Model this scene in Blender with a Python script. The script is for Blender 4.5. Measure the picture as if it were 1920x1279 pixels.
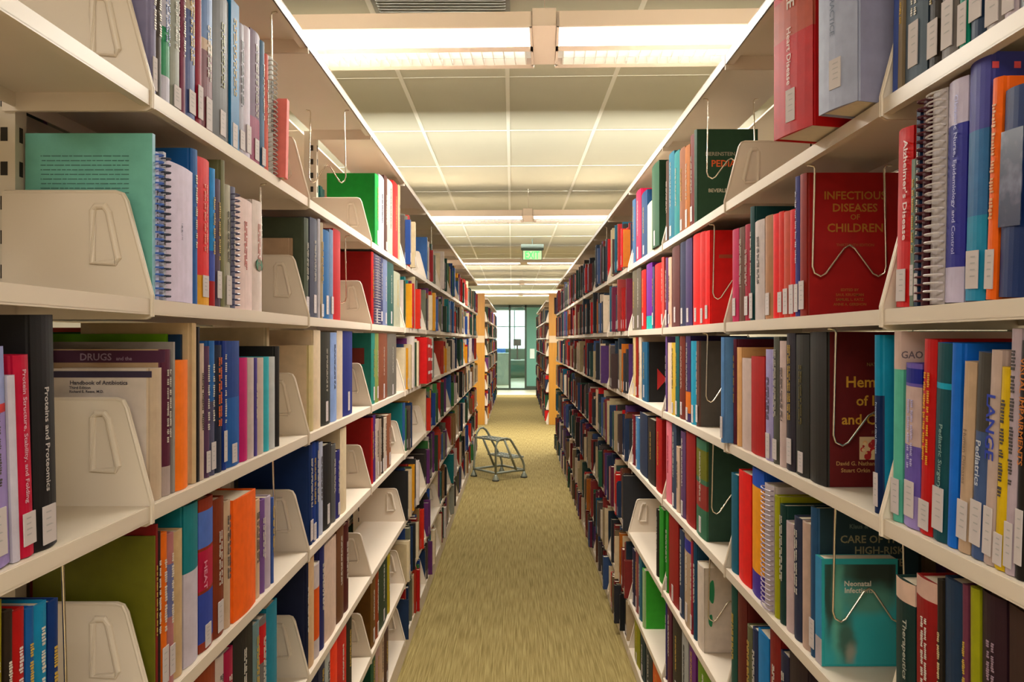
import bpy, math, random
from mathutils import Vector, Matrix
random.seed(7)
S = bpy.context.scene
for o in list(bpy.data.objects): bpy.data.objects.remove(o)
C = S.collection
F = 1568.0; VX = 969.0; VY = 638.0; EYE = 1.52      # focal length in px of the 1920 frame, vanishing point, eye height

# ---------------------------------------------------------------- camera
cd = bpy.data.cameras.new('camera'); cam = bpy.data.objects.new('camera', cd); C.objects.link(cam)
cd.sensor_width = 36; cd.lens = 36 * F / 1920; cd.clip_start = 0.02; cd.clip_end = 200
cd.shift_x = -9 / 1920; cd.shift_y = -1.5 / 1920
cam.location = (0, 0, EYE); cam.rotation_euler = (math.pi / 2, 0, 0)
S.camera = cam
# ---------------------------------------------------------------- exposure, world
S.view_settings.view_transform = 'Standard'; S.view_settings.look = 'None'
S.view_settings.gamma = 1; S.view_settings.exposure = 0.0
try: S.view_settings.use_curve_mapping = False
except Exception: pass
W = bpy.data.worlds.new('world'); S.world = W; W.use_nodes = True
W.node_tree.nodes['Background'].inputs[0].default_value = (0.80, 0.97, 1.0, 1)
W.node_tree.nodes['Background'].inputs[1].default_value = 6.0
LAMP_DOWN = 130.0      # each half fixture, downwards
LAMP_UP = 120.0        # each half fixture, glare towards the ceiling
LAMP_COL = (1.0, 0.965, 0.88)

# ---------------------------------------------------------------- colour helpers
def lin(h, k=1.0):
    h = h.lstrip('#'); v = [int(h[i:i + 2], 16) / 255 for i in (0, 2, 4)]
    return tuple(min(1, k * (c / 12.92 if c <= .04045 else ((c + .055) / 1.055) ** 2.4)) for c in v) + (1,)
BK = .80
def bc(h):
    r, g, b, _ = lin(h); y = .3 * r + .6 * g + .1 * b; k = 1.25
    return tuple(max(.004, min(.85, (y + (c - y) * k) * BK)) for c in (r, g, b * 1.06)) + (1,)

# ---------------------------------------------------------------- materials
def mat(name, col=(.5, .5, .5, 1), rough=.5, metal=0., noise=0., scale=8., bump=0., bscale=200., attr=False, emit=None, estr=0, spec=.5, stretch=None):
    m = bpy.data.materials.new(name); m.use_nodes = True
    nt = m.node_tree; b = nt.nodes['Principled BSDF']
    b.inputs['Roughness'].default_value = rough; b.inputs['Metallic'].default_value = metal
    b.inputs['Specular IOR Level'].default_value = spec
    b.inputs['Base Color'].default_value = col
    src = None
    tc = nt.nodes.new('ShaderNodeTexCoord')
    if attr:
        a = nt.nodes.new('ShaderNodeAttribute'); a.attribute_name = 'col'; src = a.outputs['Color']
    if noise:
        n = nt.nodes.new('ShaderNodeTexNoise'); n.inputs['Scale'].default_value = scale; n.inputs['Detail'].default_value = 4
        if stretch:
            mp = nt.nodes.new('ShaderNodeMapping'); mp.inputs['Scale'].default_value = stretch
            nt.links.new(tc.outputs['Object'], mp.inputs[0]); nt.links.new(mp.outputs[0], n.inputs['Vector'])
        else: nt.links.new(tc.outputs['Object'], n.inputs['Vector'])
        r = nt.nodes.new('ShaderNodeMapRange'); r.inputs[3].default_value = 1 - noise; r.inputs[4].default_value = 1 + noise
        r.inputs[1].default_value = .25; r.inputs[2].default_value = .75
        nt.links.new(n.outputs['Fac'], r.inputs[0])
        mx = nt.nodes.new('ShaderNodeVectorMath'); mx.operation = 'SCALE'
        if src: nt.links.new(src, mx.inputs[0])
        else: mx.inputs[0].default_value = col[:3]
        nt.links.new(r.outputs[0], mx.inputs['Scale']); src = mx.outputs[0]
    if src: nt.links.new(src, b.inputs['Base Color'])
    if bump:
        n2 = nt.nodes.new('ShaderNodeTexNoise'); n2.inputs['Scale'].default_value = bscale
        nt.links.new(tc.outputs['Object'], n2.inputs['Vector'])
        bp = nt.nodes.new('ShaderNodeBump'); bp.inputs['Strength'].default_value = bump; bp.inputs['Distance'].default_value = .002
        nt.links.new(n2.outputs['Fac'], bp.inputs['Height']); nt.links.new(bp.outputs[0], b.inputs['Normal'])
    if emit:
        b.inputs['Emission Color'].default_value = emit; b.inputs['Emission Strength'].default_value = estr
    return m
M = {}
M['paint'] = mat('beige_steel_paint', (.67, .572, .465, 1), .42, noise=.04, scale=3)
M['post'] = mat('post_paint', (.62, .54, .44, 1), .5)
M['slot'] = mat('dark_slot', (.02, .015, .01, 1), .8)
M['cover'] = mat('book_cover', rough=.55, spec=.22, attr=True, noise=.10, scale=40, bump=.08, bscale=900)
M['paper'] = mat('page_edges', (.70, .60, .46, 1), .9, noise=.18, scale=60, stretch=(1, 30, 1))
M['label'] = mat('paper_label', attr=True, rough=.7)
M['ink'] = mat('lettering', attr=True, rough=.5)
M['chrome'] = mat('bright_wire', (.78, .70, .58, 1), .22, 1.0)
M['coil'] = mat('binding_plastic', attr=True, rough=.35)
M['ceil'] = mat('ceiling_tile', (.50, .48, .365, 1), .9, noise=.03, scale=2, bump=.1, bscale=60)
M['tbar'] = mat('grid_bar', (.78, .76, .66, 1), .5)
M['vent'] = mat('vent_grille', (.30, .30, .26, 1), .7, noise=.1, scale=40)
M['fixture'] = mat('fixture_paint', (.72, .60, .52, 1), .45)
M['diff'] = mat('light_diffuser', (.9, .9, .9, 1), .4, emit=(.95, .97, 1, 1), estr=1.0)
M['louver'] = mat('white_louver', (.85, .85, .82, 1), .3)
M['lane'] = mat('lamp_lane', (.9, .9, .9, 1), .4, emit=(1, .97, .86, 1), estr=.45)
M['wood'] = mat('orange_maple', (.40, .175, .016, 1), .45, noise=.12, scale=4, stretch=(14, 14, .6))
M['plate'] = mat('label_holder', (.52, .38, .24, 1), .5)
M['steel'] = mat('grey_green_steel', (.25, .27, .21, 1), .4, .2)
M['rubber'] = mat('black_rubber', (.03, .03, .03, 1), .7)
M['teal'] = mat('teal_paint', (.10, .27, .22, 1), .6)
M['frame'] = mat('dark_frame', (.05, .07, .055, 1), .4, .5)
M['wall'] = mat('cream_wall', (.50, .45, .34, 1), .8)
M['white'] = mat('white_laminate', (.62, .72, .70, 1), .5)
M['vinyl'] = mat('pale_vinyl', (.62, .58, .42, 1), .45, noise=.05, scale=5)
M['mon'] = mat('monitor_black', (.01, .012, .015, 1), .3)
M['exit'] = mat('exit_green', (.1, .6, .2, 1), .5, emit=(.12, .9, .25, 1), estr=.8)
M['exitpanel'] = mat('exit_panel', (.6, .8, .55, 1), .5, emit=(.65, .9, .5, 1), estr=.6)
M['bluechair'] = mat('blue_plastic', (.03, .12, .35, 1), .5)
g = bpy.data.materials.new('clear_glass'); g.use_nodes = True; nt = g.node_tree; nt.nodes.remove(nt.nodes['Principled BSDF'])
tr = nt.nodes.new('ShaderNodeBsdfTransparent'); tr.inputs[0].default_value = (.88, .96, .94, 1); gl = nt.nodes.new('ShaderNodeBsdfGlossy'); gl.inputs['Roughness'].default_value = .02
mx = nt.nodes.new('ShaderNodeMixShader'); mx.inputs[0].default_value = .07
nt.links.new(tr.outputs[0], mx.inputs[1]); nt.links.new(gl.outputs[0], mx.inputs[2]); nt.links.new(mx.outputs[0], nt.nodes['Material Output'].inputs[0])
M['glass'] = g
# carpet: fine loops drawn out into streaks along the aisle
cm = bpy.data.materials.new('striated_carpet'); cm.use_nodes = True; nt = cm.node_tree; b = nt.nodes['Principled BSDF']
b.inputs['Roughness'].default_value = .95; b.inputs['Specular IOR Level'].default_value = .1
tc = nt.nodes.new('ShaderNodeTexCoord')
def nz(scale, st, det=3):
    mp = nt.nodes.new('ShaderNodeMapping'); mp.inputs['Scale'].default_value = st
    n = nt.nodes.new('ShaderNodeTexNoise'); n.inputs['Scale'].default_value = scale; n.inputs['Detail'].default_value = det
    nt.links.new(tc.outputs['Object'], mp.inputs[0]); nt.links.new(mp.outputs[0], n.inputs['Vector']); return n
n1 = nz(1, (150, 4.5, 1)); n2 = nz(1, (420, 320, 1), 2)
ma = nt.nodes.new('ShaderNodeMath'); ma.operation = 'MULTIPLY_ADD'; ma.inputs[1].default_value = .6
nt.links.new(n1.outputs['Fac'], ma.inputs[0])
m2 = nt.nodes.new('ShaderNodeMath'); m2.operation = 'MULTIPLY'; m2.inputs[1].default_value = .4
nt.links.new(n2.outputs['Fac'], m2.inputs[0]); nt.links.new(m2.outputs[0], ma.inputs[2])
cr = nt.nodes.new('ShaderNodeValToRGB'); cr.color_ramp.elements[0].position = .32; cr.color_ramp.elements[0].color = (.145, .100, .030, 1)
cr.color_ramp.elements[1].position = .68; cr.color_ramp.elements[1].color = (.40, .315, .125, 1)
nt.links.new(ma.outputs[0], cr.inputs[0]); nt.links.new(cr.outputs[0], b.inputs['Base Color'])
M['carpet'] = cm

# ---------------------------------------------------------------- mesh builder
class MB:
    def __init__(s): s.v = []; s.f = []; s.c = []; s.m = []
    def quad(s, pts, col=(1, 1, 1, 1), mi=0):
        n = len(s.v); s.v += [tuple(p) for p in pts]; s.f.append(tuple(range(n, n + len(pts)))); s.c.append(col); s.m.append(mi)
    def box(s, x0, x1, y0, y1, z0, z1, col=(1, 1, 1, 1), mi=0, skip=''):
        n = len(s.v)
        s.v += [(x0, y0, z0), (x1, y0, z0), (x1, y1, z0), (x0, y1, z0), (x0, y0, z1), (x1, y0, z1), (x1, y1, z1), (x0, y1, z1)]
        for k, f in (('b', (0, 3, 2, 1)), ('t', (4, 5, 6, 7)), ('n', (0, 1, 5, 4)), ('e', (1, 2, 6, 5)), ('f', (2, 3, 7, 6)), ('w', (3, 0, 4, 7))):
            if k in skip: continue
            s.f.append(tuple(n + i for i in f)); s.c.append(col); s.m.append(mi)
    def prism(s, poly, axis, a, b, col=(1, 1, 1, 1), mi=0):
        # poly: 2-D outline in the plane normal to axis; a..b along axis
        n = len(s.v); k = len(poly)
        def P(p, t): return {'x': (t, p[0], p[1]), 'y': (p[0], t, p[1]), 'z': (p[0], p[1], t)}[axis]
        s.v += [P(p, a) for p in poly] + [P(p, b) for p in poly]
        s.f.append(tuple(n + i for i in range(k))); s.c.append(col); s.m.append(mi)
        s.f.append(tuple(n + k + i for i in reversed(range(k)))); s.c.append(col); s.m.append(mi)
        for i in range(k):
            j = (i + 1) % k; s.f.append((n + i, n + k + i, n + k + j, n + j)); s.c.append(col); s.m.append(mi)
    def tube(s, pts, r, col=(1, 1, 1, 1), seg=8, closed=False, mi=0):
        pts = [Vector(p) for p in pts]; N = len(pts); n = len(s.v); up = Vector((0.13, 0.21, .97)).normalized()
        for i, p in enumerate(pts):
            if closed: d = pts[(i + 1) % N] - pts[i - 1]
            else: d = pts[min(i + 1, N - 1)] - pts[max(i - 1, 0)]
            d.normalize(); a = d.cross(up)
            if a.length < .05: a = d.cross(Vector((1, 0, 0)))
            a.normalize(); bb = a.cross(d)
            for k in range(seg):
                t = 2 * math.pi * k / seg; s.v.append(tuple(p + r * (math.cos(t) * a + math.sin(t) * bb)))
        for i in range(N if closed else N - 1):
            j = (i + 1) % N
            for k in range(seg):
                l = (k + 1) % seg
                s.f.append((n + i * seg + k, n + i * seg + l, n + j * seg + l, n + j * seg + k)); s.c.append(col); s.m.append(mi)
        if not closed:
            s.f.append(tuple(n + k for k in reversed(range(seg)))); s.c.append(col); s.m.append(mi)
            s.f.append(tuple(n + (N - 1) * seg + k for k in range(seg))); s.c.append(col); s.m.append(mi)
    def lathe(s, prof, cx, cy, seg=16, col=(1, 1, 1, 1), mi=0):
        n = len(s.v); K = len(prof)
        for r, z in prof:
            for k in range(seg):
                t = 2 * math.pi * k / seg; s.v.append((cx + r * math.cos(t), cy + r * math.sin(t), z))
        for i in range(K - 1):
            for k in range(seg):
                l = (k + 1) % seg; s.f.append((n + i * seg + k, n + i * seg + l, n + (i + 1) * seg + l, n + (i + 1) * seg + k)); s.c.append(col); s.m.append(mi)
        s.f.append(tuple(n + k for k in reversed(range(seg)))); s.c.append(col); s.m.append(mi)
        s.f.append(tuple(n + (K - 1) * seg + k for k in range(seg))); s.c.append(col); s.m.append(mi)
    def xform(s, mtx): s.v = [tuple(mtx @ Vector(p)) for p in s.v]; return s
    def mesh(s, name, mats, smooth=False):
        me = bpy.data.meshes.new(name); me.from_pydata(s.v, [], s.f)
        if not isinstance(mats, (list, tuple)): mats = [mats]
        for m in mats: me.materials.append(m)
        ca = me.attributes.new('col', 'FLOAT_COLOR', 'FACE')
        ca.data.foreach_set('color', [x for c in s.c for x in c])
        if len(mats) > 1: me.polygons.foreach_set('material_index', s.m)
        if smooth: me.polygons.foreach_set('use_smooth', [True] * len(me.polygons))
        me.update(); return me
    def build(s, name, mats, parent=None, smooth=False, loc=None, bevel=0):
        me = s.mesh(name, mats, smooth); o = bpy.data.objects.new(name, me); C.objects.link(o)
        if parent: o.parent = parent
        if loc is not None: o.location = loc
        if bevel:
            bv = o.modifiers.new('bevel', 'BEVEL'); bv.width = bevel; bv.segments = 2; bv.limit_method = 'ANGLE'
        return o
def tag(o, label=None, cat=None, group=None, kind=None):
    if label: o['label'] = label
    if cat: o['category'] = cat
    if group: o['group'] = group
    if kind: o['kind'] = kind
    return o
def empty(name, loc=(0, 0, 0), rz=0):
    o = bpy.data.objects.new(name, None); C.objects.link(o); o.location = loc; o.rotation_euler = (0, 0, rz); return o
def copy_tree(o, parent=None):
    c = o.copy(); C.objects.link(c)
    if parent: c.parent = parent
    for ch in list(o.children): copy_tree(ch, c)
    return c
_tc = {}
def text_mesh(txt, size=1.0, bold=False):
    """built-in font; flat outline mesh in x (reading) / y (up), lower left at the origin"""
    cu = bpy.data.curves.new('t', 'FONT'); cu.body = txt; cu.size = size; cu.resolution_u = 2
    if bold: cu.offset = size * .018
    o = bpy.data.objects.new('t', cu); C.objects.link(o)
    dg = bpy.context.evaluated_depsgraph_get(); me = bpy.data.meshes.new_from_object(o.evaluated_get(dg))
    vs = [v.co.copy() for v in me.vertices]; fs = [tuple(p.vertices) for p in me.polygons]
    bpy.data.objects.remove(o); bpy.data.meshes.remove(me)
    x0 = min((v.x for v in vs), default=0); x1 = max((v.x for v in vs), default=1)
    return vs, fs, x0, x1

# ---------------------------------------------------------------- the setting
def struct(name, mb, m, label=None, **k):
    o = mb.build(name, m, **k); o['kind'] = 'structure'
    if label: o['label'] = label
    return o
CEIL = EYE + 1.50
m = MB(); m.box(-3.4, 3.4, -3, 23.2, -.1, 0); struct('floor', m, M['carpet'], 'olive tan striated carpet running down the aisle')
m = MB(); m.box(-3.4, 3.4, 23.2, 34, -.1, .004); struct('floor_entrance', m, M['vinyl'], 'pale vinyl floor beyond the carpet')
m = MB(); m.box(-3.4, 3.4, -3, 34, CEIL, CEIL + .1); struct('ceiling', m, M['ceil'], 'pale suspended tile ceiling')
m = MB(); rt = Matrix.Rotation(math.radians(.33), 4, 'Z')
for i in range(-5, 6):
    x = -.026 + i * .61; m.box(x - .012, x + .012, -3, 25.4, CEIL - .004, CEIL - .0005)
for i in range(-6, 17):
    y = 5.98 + i * 1.22; a = math.tan(math.radians(2.2))
    m.prism([(-3.3, y + 3.3 * a - .003), (3.3, y - 3.3 * a - .003), (3.3, y - 3.3 * a + .003), (-3.3, y + 3.3 * a + .003)][::-1], 'z', CEIL - .0015, CEIL - .0005)
m.xform(rt); struct('trim_1', m, M['tbar'], 'white grid bars between the ceiling tiles')
for nm, x0, x1 in (('wall_left', -3.5, -3.4), ('wall_right', 3.4, 3.5)):
    m = MB(); m.box(x0, x1, -3, 34, 0, CEIL); struct(nm, m, M['wall'])
m = MB(); m.box(-3.4, 3.4, -3.1, -3, 0, CEIL); struct('wall_back', m, M['wall'])
# partition at the end of the aisle: glazing, dark mullion, teal door leaf and header
ZP = 25.5
m = MB(); m.box(-3.4, 3.4, ZP, ZP + .15, 2.60, CEIL); m.box(1.3, 3.4, ZP, ZP + .15, 0, 2.6); m.box(-3.4, -2.3, ZP, ZP + .15, 0, 2.6); struct('wall_front', m, M['wall'])
m = MB()
for x in (-2.3, -.215, .27): m.box(x - .03, x + .03, ZP - .03, ZP + .05, 0, 2.6)
m.box(-2.3, 1.3, ZP - .03, ZP + .05, 2.52, 2.6); m.box(-2.27, .27, ZP - .02, ZP + .04, 0, .06)
struct('window_1', m, M['frame'], 'dark framed glass partition at the end of the aisle')
m = MB(); m.box(-2.27, -.245, ZP, ZP + .01, .06, 2.52); m.box(-.185, .24, ZP, ZP + .01, .06, 2.52)
o = m.build('glass_pane', M['glass'], bpy.data.objects['window_1'])
m = MB(); m.box(.30, 1.27, ZP - .02, ZP + .03, .03, 2.52); struct('door_1', m, M['teal'], 'teal door leaf beside the glass partition')
m = MB(); m.box(.30, 1.27, ZP - .03, ZP - .02, .0, .12); m.build('kick_plate', M['frame'], bpy.data.objects['door_1'])
m = MB(); m.box(.40, .54, ZP - .034, ZP - .021, .96, 1.26); m.build('door_notice', M['white'], bpy.data.objects['door_1'])
# room behind the glass
m = MB(); z0 = 1.15
m.box(-3.4, 3.4, 33.9, 34, 0, z0); m.box(.62, 3.4, 33.9, 34, z0, CEIL); m.box(-3.4, -2.6, 33.9, 34, z0, CEIL); m.box(-2.6, .62, 33.9, 34, 2.75, CEIL)
struct('wall_beyond', m, M['teal'])
m = MB()
for x in (-2.6, -1.0, -.12, .60): m.box(x, x + .05, 33.85, 33.93, z0, 2.75)
for z in (z0, 2.05, 2.72): m.box(-2.6, .62, 33.86, 33.92, z, z + .04)
struct('window_2', m, M['white'], 'bright window of the room beyond')
m = MB(); m.box(-2.6, .62, 33.885, 33.89, z0, 2.75); m.build('glass_pane', M['glass'], bpy.data.objects['window_2'])

# ---------------------------------------------------------------- light fixtures
def fixture(y, hidden=False):
    r = empty('pendant_light', (0, y, EYE + 1.20), math.radians(-2.0))
    x0, x1 = .066, .160; L = 2.35; w = .23; up = .052
    h = MB()
    for a, b in ((x0 - L, x0), (x1, x1 + L)):
        h.box(a, b, -w, -.218, 0, up); h.box(a, b, -.012, .048, 0, up); h.box(a, b, .217, w, 0, up); h.box(a, b, -w, w, up, up + .006)
        h.box(a, a + .01, -w, w, 0, up); h.box(b - .01, b, -w, w, 0, up)
    h.build('housing', M['fixture'], r)
    hb = MB(); hb.box(x0 + .001, x1 - .001, -w + .005, w - .005, .004, up + .02); hb.build('hub', M['fixture'], r)
    dl = MB()
    for a, b in ((x0 - L + .01, x0 - .01), (x1 + .01, x1 + L - .01)): dl.box(a, b, -.217, -.013, .012, .016)
    dl.build('diffuser', M['diff'], r)
    tl = MB()
    for a, b in ((x0 - L + .01, x0 - .01), (x1 + .01, x1 + L - .01)): tl.box(a, b, .049, .216, .046, .049)
    tl.build('lamp_lane', M['lane'], r)
    lv = MB()
    for a, b in ((x0 - L + .01, x0 - .01), (x1 + .01, x1 + L - .01)):
        n = int((b - a) / .045)
        for i in range(n): lv.box(a + (i + .5) * (b - a) / n - .002, a + (i + .5) * (b - a) / n + .002, .049, .216, .002, .040)
        lv.box(a, b, .131, .135, .002, .040)
    lv.build('louver', M['louver'], r)
    cb = MB()
    for x in (-1.6, (x0 + x1) / 2, 1.8): cb.tube([(x, 0, up), (x, 0, .30)], .002, seg=6)
    cb.build('suspension_cable', M['fixture'], r)
    for a, b in ((x0 - L, x0), (x1, x1 + L)):
        for yy, sy, zz, fr in ((-.115, .19, .010, .985), (.132, .155, .044, .015)):
            l = bpy.data.lights.new('lamp', 'AREA'); l.shape = 'RECTANGLE'; l.size = L - .05; l.size_y = sy; l.energy = LAMP_DOWN * fr; l.color = LAMP_COL
            lo = bpy.data.objects.new('lamp', l); C.objects.link(lo); lo.parent = r; lo.location = ((a + b) / 2, yy, zz)
        if LAMP_UP:
            l2 = bpy.data.lights.new('uplamp', 'AREA'); l2.shape = 'RECTANGLE'; l2.size = L - .05; l2.size_y = .004; l2.spread = math.radians(50); l2.energy = LAMP_UP; l2.color = LAMP_COL
            lo = bpy.data.objects.new('uplamp', l2); C.objects.link(lo); lo.parent = r
            lo.location = ((a + b) / 2, w + .004, .030); lo.rotation_euler = (math.radians(90 + 8), 0, 0)
            # added baffle plates that shape the uplight, keeping steep rays off the nearby ceiling
    sh = MB()
    for a, b in ((x0 - L, x0), (x1, x1 + L)): sh.box(a, b, w, w + .10, .0425, .0445); sh.box(a, b, w, w + .10, .022, .0235); sh.box(a, b, w + .098, w + .10, .0235, .0350)
    sh.build('added_baffle', M['fixture'], r)
    return r
for i, y in enumerate([-1.40, 3.43, 8.30, 13.15, 18.0, 22.6]):
    r = fixture(y)
    nth = ['behind the camera', 'nearest the camera', 'second from the camera', 'third from the camera', 'fourth from the camera', 'last before the glass partition'][i]
    tag(r, f'twin lane pendant light across the aisle, {nth}', 'ceiling light', 'pendant lights crossing the aisle')
m = MB(); m.box(-.64, -.03, 3.25, 3.86, CEIL - .012, CEIL - .001)
for i in range(18): m.box(-.62, -.05, 3.28 + i * .031, 3.285 + i * .031, CEIL - .018, CEIL - .012)
tag(m.build('ceiling_vent', M['vent']), 'grey air vent grille in the ceiling above the nearest light', 'vent')
# exit sign
r = empty('exit_sign', (.23, 12.4, EYE + 1.185)); r.scale = (.88, .88, 1); tag(r, 'green lit exit sign hanging over the aisle', 'sign')
m = MB(); m.box(-.19, .19, -.05, .05, .15, .235); m.box(-.165, .165, -.02, .02, .005, .15); m.build('sign_housing', M['frame'], r)
m = MB(); m.box(-.155, .155, -.026, -.021, .01, .14); m.build('sign_panel', M['exitpanel'], r)
vs, fs, a, b_ = text_mesh('EXIT', .16, True)
m = MB(); m.v = [(-.12 + (v.x - a) * .24 / (b_ - a), -.028, .02 + v.y) for v in vs]; m.f = fs; m.c = [(1, 1, 1, 1)] * len(fs); m.m = [0] * len(fs); m.build('sign_letters', M['exit'], r)
m = MB(); m.tube([(0, 0, .235), (0, 0, .314)], .01); m.build('mounting_stem', M['frame'], r)

# ---------------------------------------------------------------- shelving
XF = .53; XB = .745; J0 = 1.213; BW = .914
LV = {-1: [.362, .060, -.240, -.537, -.857, -1.150, -1.42], 1: [.350, .045, -.258, -.577, -.907, -1.225, -1.455]}
TOP = {-1: .742, 1: .700}
def J(i): return J0 + BW * i
def bracket_mesh(off):
    b = MB(); t = .0018
    pts = [(XF - .002, -.026), (XF + .006, -.030), (XB, -.030), (XB, .155)]
    cx, cz = XF + .046, .147
    for k in range(5):
        a = math.pi / 2 * (1 - k / 4); pass
    pts += [(XF + .050, .155), (XF + .043, .1535), (XF + .038, .149), (XF + .035, .142), (XF - .002, .004)]
    b.prism(pts, 'y', -t / 2, t / 2)
    # rolled front edge
    b.tube([(XF - .001, 0, -.026), (XF - .001, 0, .004), (XF + .0355, 0, .142), (XF + .041, 0, .152), (XF + .050, 0, .155), (XB - .004, 0, .155)], .0026, seg=6)
    # pressed outline of the label recess
    for sgn in (-1, 1):
        ring = [(XF + .083, .052), (XF + .050, .052), (XF + .046, .058), (XF + .060, .125), (XF + .066, .134), (XF + .078, .134), (XF + .083, .128)]
        _ = [(XF + .050, .050), (XF + .088, .050), (XF + .096, .056), (XF + .088, .112), (XF + .078, .130), (XF + .066, .132), (XF + .058, .124), (XF + .050, .060)]
        ring = [(a if True else a, z) for a, z in ring]
        b.tube([(a, sgn * (t / 2 - .0026), z) for a, z in ring], .0050, seg=12, closed=True)
    b.lathe([(.002, -.0012), (.002, .0012)], 0, 0, 8)
    for i in range(len(b.v) - 16, len(b.v)):
        x, y, z = b.v[i]; b.v[i] = (XB - .012 + x, z, .07 + y)
    return b.mesh('end_bracket', M['paint'], False)
BR = bracket_mesh(0)
def shelf_mb(w=BW):
    s = MB(); h = w / 2 - .003
    # deck with rolled front lip and rear flange
    prof = [(XB, -.004), (XF + .004, -.004), (XF, -.006), (XF, -.022), (XF + .010, -.024), (XF + .010, -.021), (XF + .003, -.020), (XF + .003, 0), (XF, -.001)]
    s.box(XF + .002, XB - .017, -h, h, -.0035, 0); s.box(XF, XF + .0025, -h, h, -.021, -.0008); s.box(XF, XF + .014, -h, h, -.023, -.020); s.box(XB - .020, XB - .017, -h, h, -.024, 0)
    s.box(XB - .017, XB - .012, -h + .04, h, -.012, -.004)
    return s
SM = shelf_mb().mesh('shelf', M['paint'])
CM_ = MB(); CM_.box(XF, XB + .01, -BW / 2 + .002, BW / 2 - .002, .022, .026); CM_.box(XF, XF + .003, -BW / 2 + .002, BW / 2 - .002, 0, .026); CM_.box(XF, XF + .02, -BW / 2 + .002, BW / 2 - .002, 0, .003)
CM_.box(XF, XB, -BW / 2 + .002, -BW / 2 + .004, -.012, .026); CM_.box(XF, XB, BW / 2 - .004, BW / 2 - .002, -.012, .026)
CM = CM_.mesh('canopy', M['paint'])
def post_mesh(H):
    p = MB(); p.box(XB - .015, XB + .030, .004, .032, 0, H)
    for i in range(int(H / .05)):
        z = .06 + i * .05
        if z < H - .05: p.box(XB - .0158, XB - .015, .014, .022, z, z + .022, mi=1); p.box(XB - .004, XB + .006, .0032, .004, z, z + .02, mi=1)
    return p.mesh('upright', [M['post'], M['slot']])
def base_mesh(H):
    p = MB(); h = BW / 2 - .002; p.box(XF + .004, XF + .008, -h, h, .002, H - .024); p.box(XF + .008, XB, -h, -h + .003, .002, H - .024); p.box(XF + .008, XB, h - .003, h, .002, H - .024)
    return p.mesh('base_kick', M['paint'])
def rear_mesh(side):
    p = MB(); h = BW / 2 - .003
    for z in LV[side][:-1]: p.box(XB + .045, XB + .27, -h, h, EYE + z - .02, EYE + z)
    p.box(XB + .045, XB + .27, -h, h, EYE + TOP[side] + .02, EYE + TOP[side] + .026)
    return p.mesh('rear_shelf', M['paint'])
def mirror(me, side):
    if side == 1: return me
    m2 = me.copy()
    for v in m2.vertices: v.co.x *= -1
    m2.flip_normals(); return m2
MESH = {}
for s in (-1, 1):
    H = EYE + TOP[s] + .02
    MESH[s] = dict(br=mirror(BR, s), sh=mirror(SM, s), ca=mirror(CM, s), po=mirror(post_mesh(H), s), ba=mirror(base_mesh(EYE + LV[s][6]), s), re=mirror(rear_mesh(s), s))
def child(name, me, par, loc):
    o = bpy.data.objects.new(name, me); C.objects.link(o); o.parent = par; o.location = loc; return o
def unit(side, yc):
    r = empty('shelving_unit', (0, yc, 0)); d = MESH[side]
    for i, z in enumerate(LV[side]):
        s = child('shelf', d['sh'], r, (0, 0, EYE + z))
        for e in (-1, 1): child('end_bracket', d['br'], s, (0, e * (BW / 2 - .0025), 0))
    child('canopy', d['ca'], r, (0, 0, EYE + TOP[side])); child('upright', d['po'], r, (0, -BW / 2, 0))
    child('base_kick', d['ba'], r, (0, 0, 0)); child('rear_shelf', d['re'], r, (0, 0, 0)); return r
ORD = ['beside the camera', 'first full', 'second', 'third', 'fourth', 'fifth', 'sixth', 'seventh', 'eighth', 'ninth', 'tenth', 'last']
for s, nm in ((-1, 'left'), (1, 'right')):
    for n in range(-1, 12):
        r = unit(s, J(n - .5))
        w = 'behind the camera' if n < 0 else ORD[n]
        lab = f'beige steel library shelving bay on the {nm}, ' + (w if n <= 0 else f'{w} one from the camera' if n < 11 else 'last one before the cross aisle')
        tag(r, lab, 'shelving', f'near {nm} shelving row')
        if n == 11: child('upright', MESH[s]['po'], r, (0, BW / 2, 0))
    for n in range(8):
        r = unit(s, 15.06 + BW * (n + .5))
        lab = f'beige steel shelving bay of the far {nm} row, ' + ['just behind the orange end panel', 'second', 'third', 'fourth', 'fifth', 'sixth', 'seventh', 'last before the entrance'][n] + ('' if n in (0, 7) else ' past the orange end panel')
        tag(r, lab, 'shelving', f'far {nm} shelving row')
    r = empty('end_panel', (s * .82, 15.03, 0)); tag(r, f'orange maple end panel on the far {nm} shelving row', 'end panel')
    p = MB(); p.box(-.245, .245, -.015, .015, 0, 2.36); p.build('panel', M['wood'], r, bevel=.003)
    p = MB(); p.box(-.24, .24, -.022, -.0155, 1.475, 1.60); p.build('label_holder', M['plate'], r)

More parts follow.
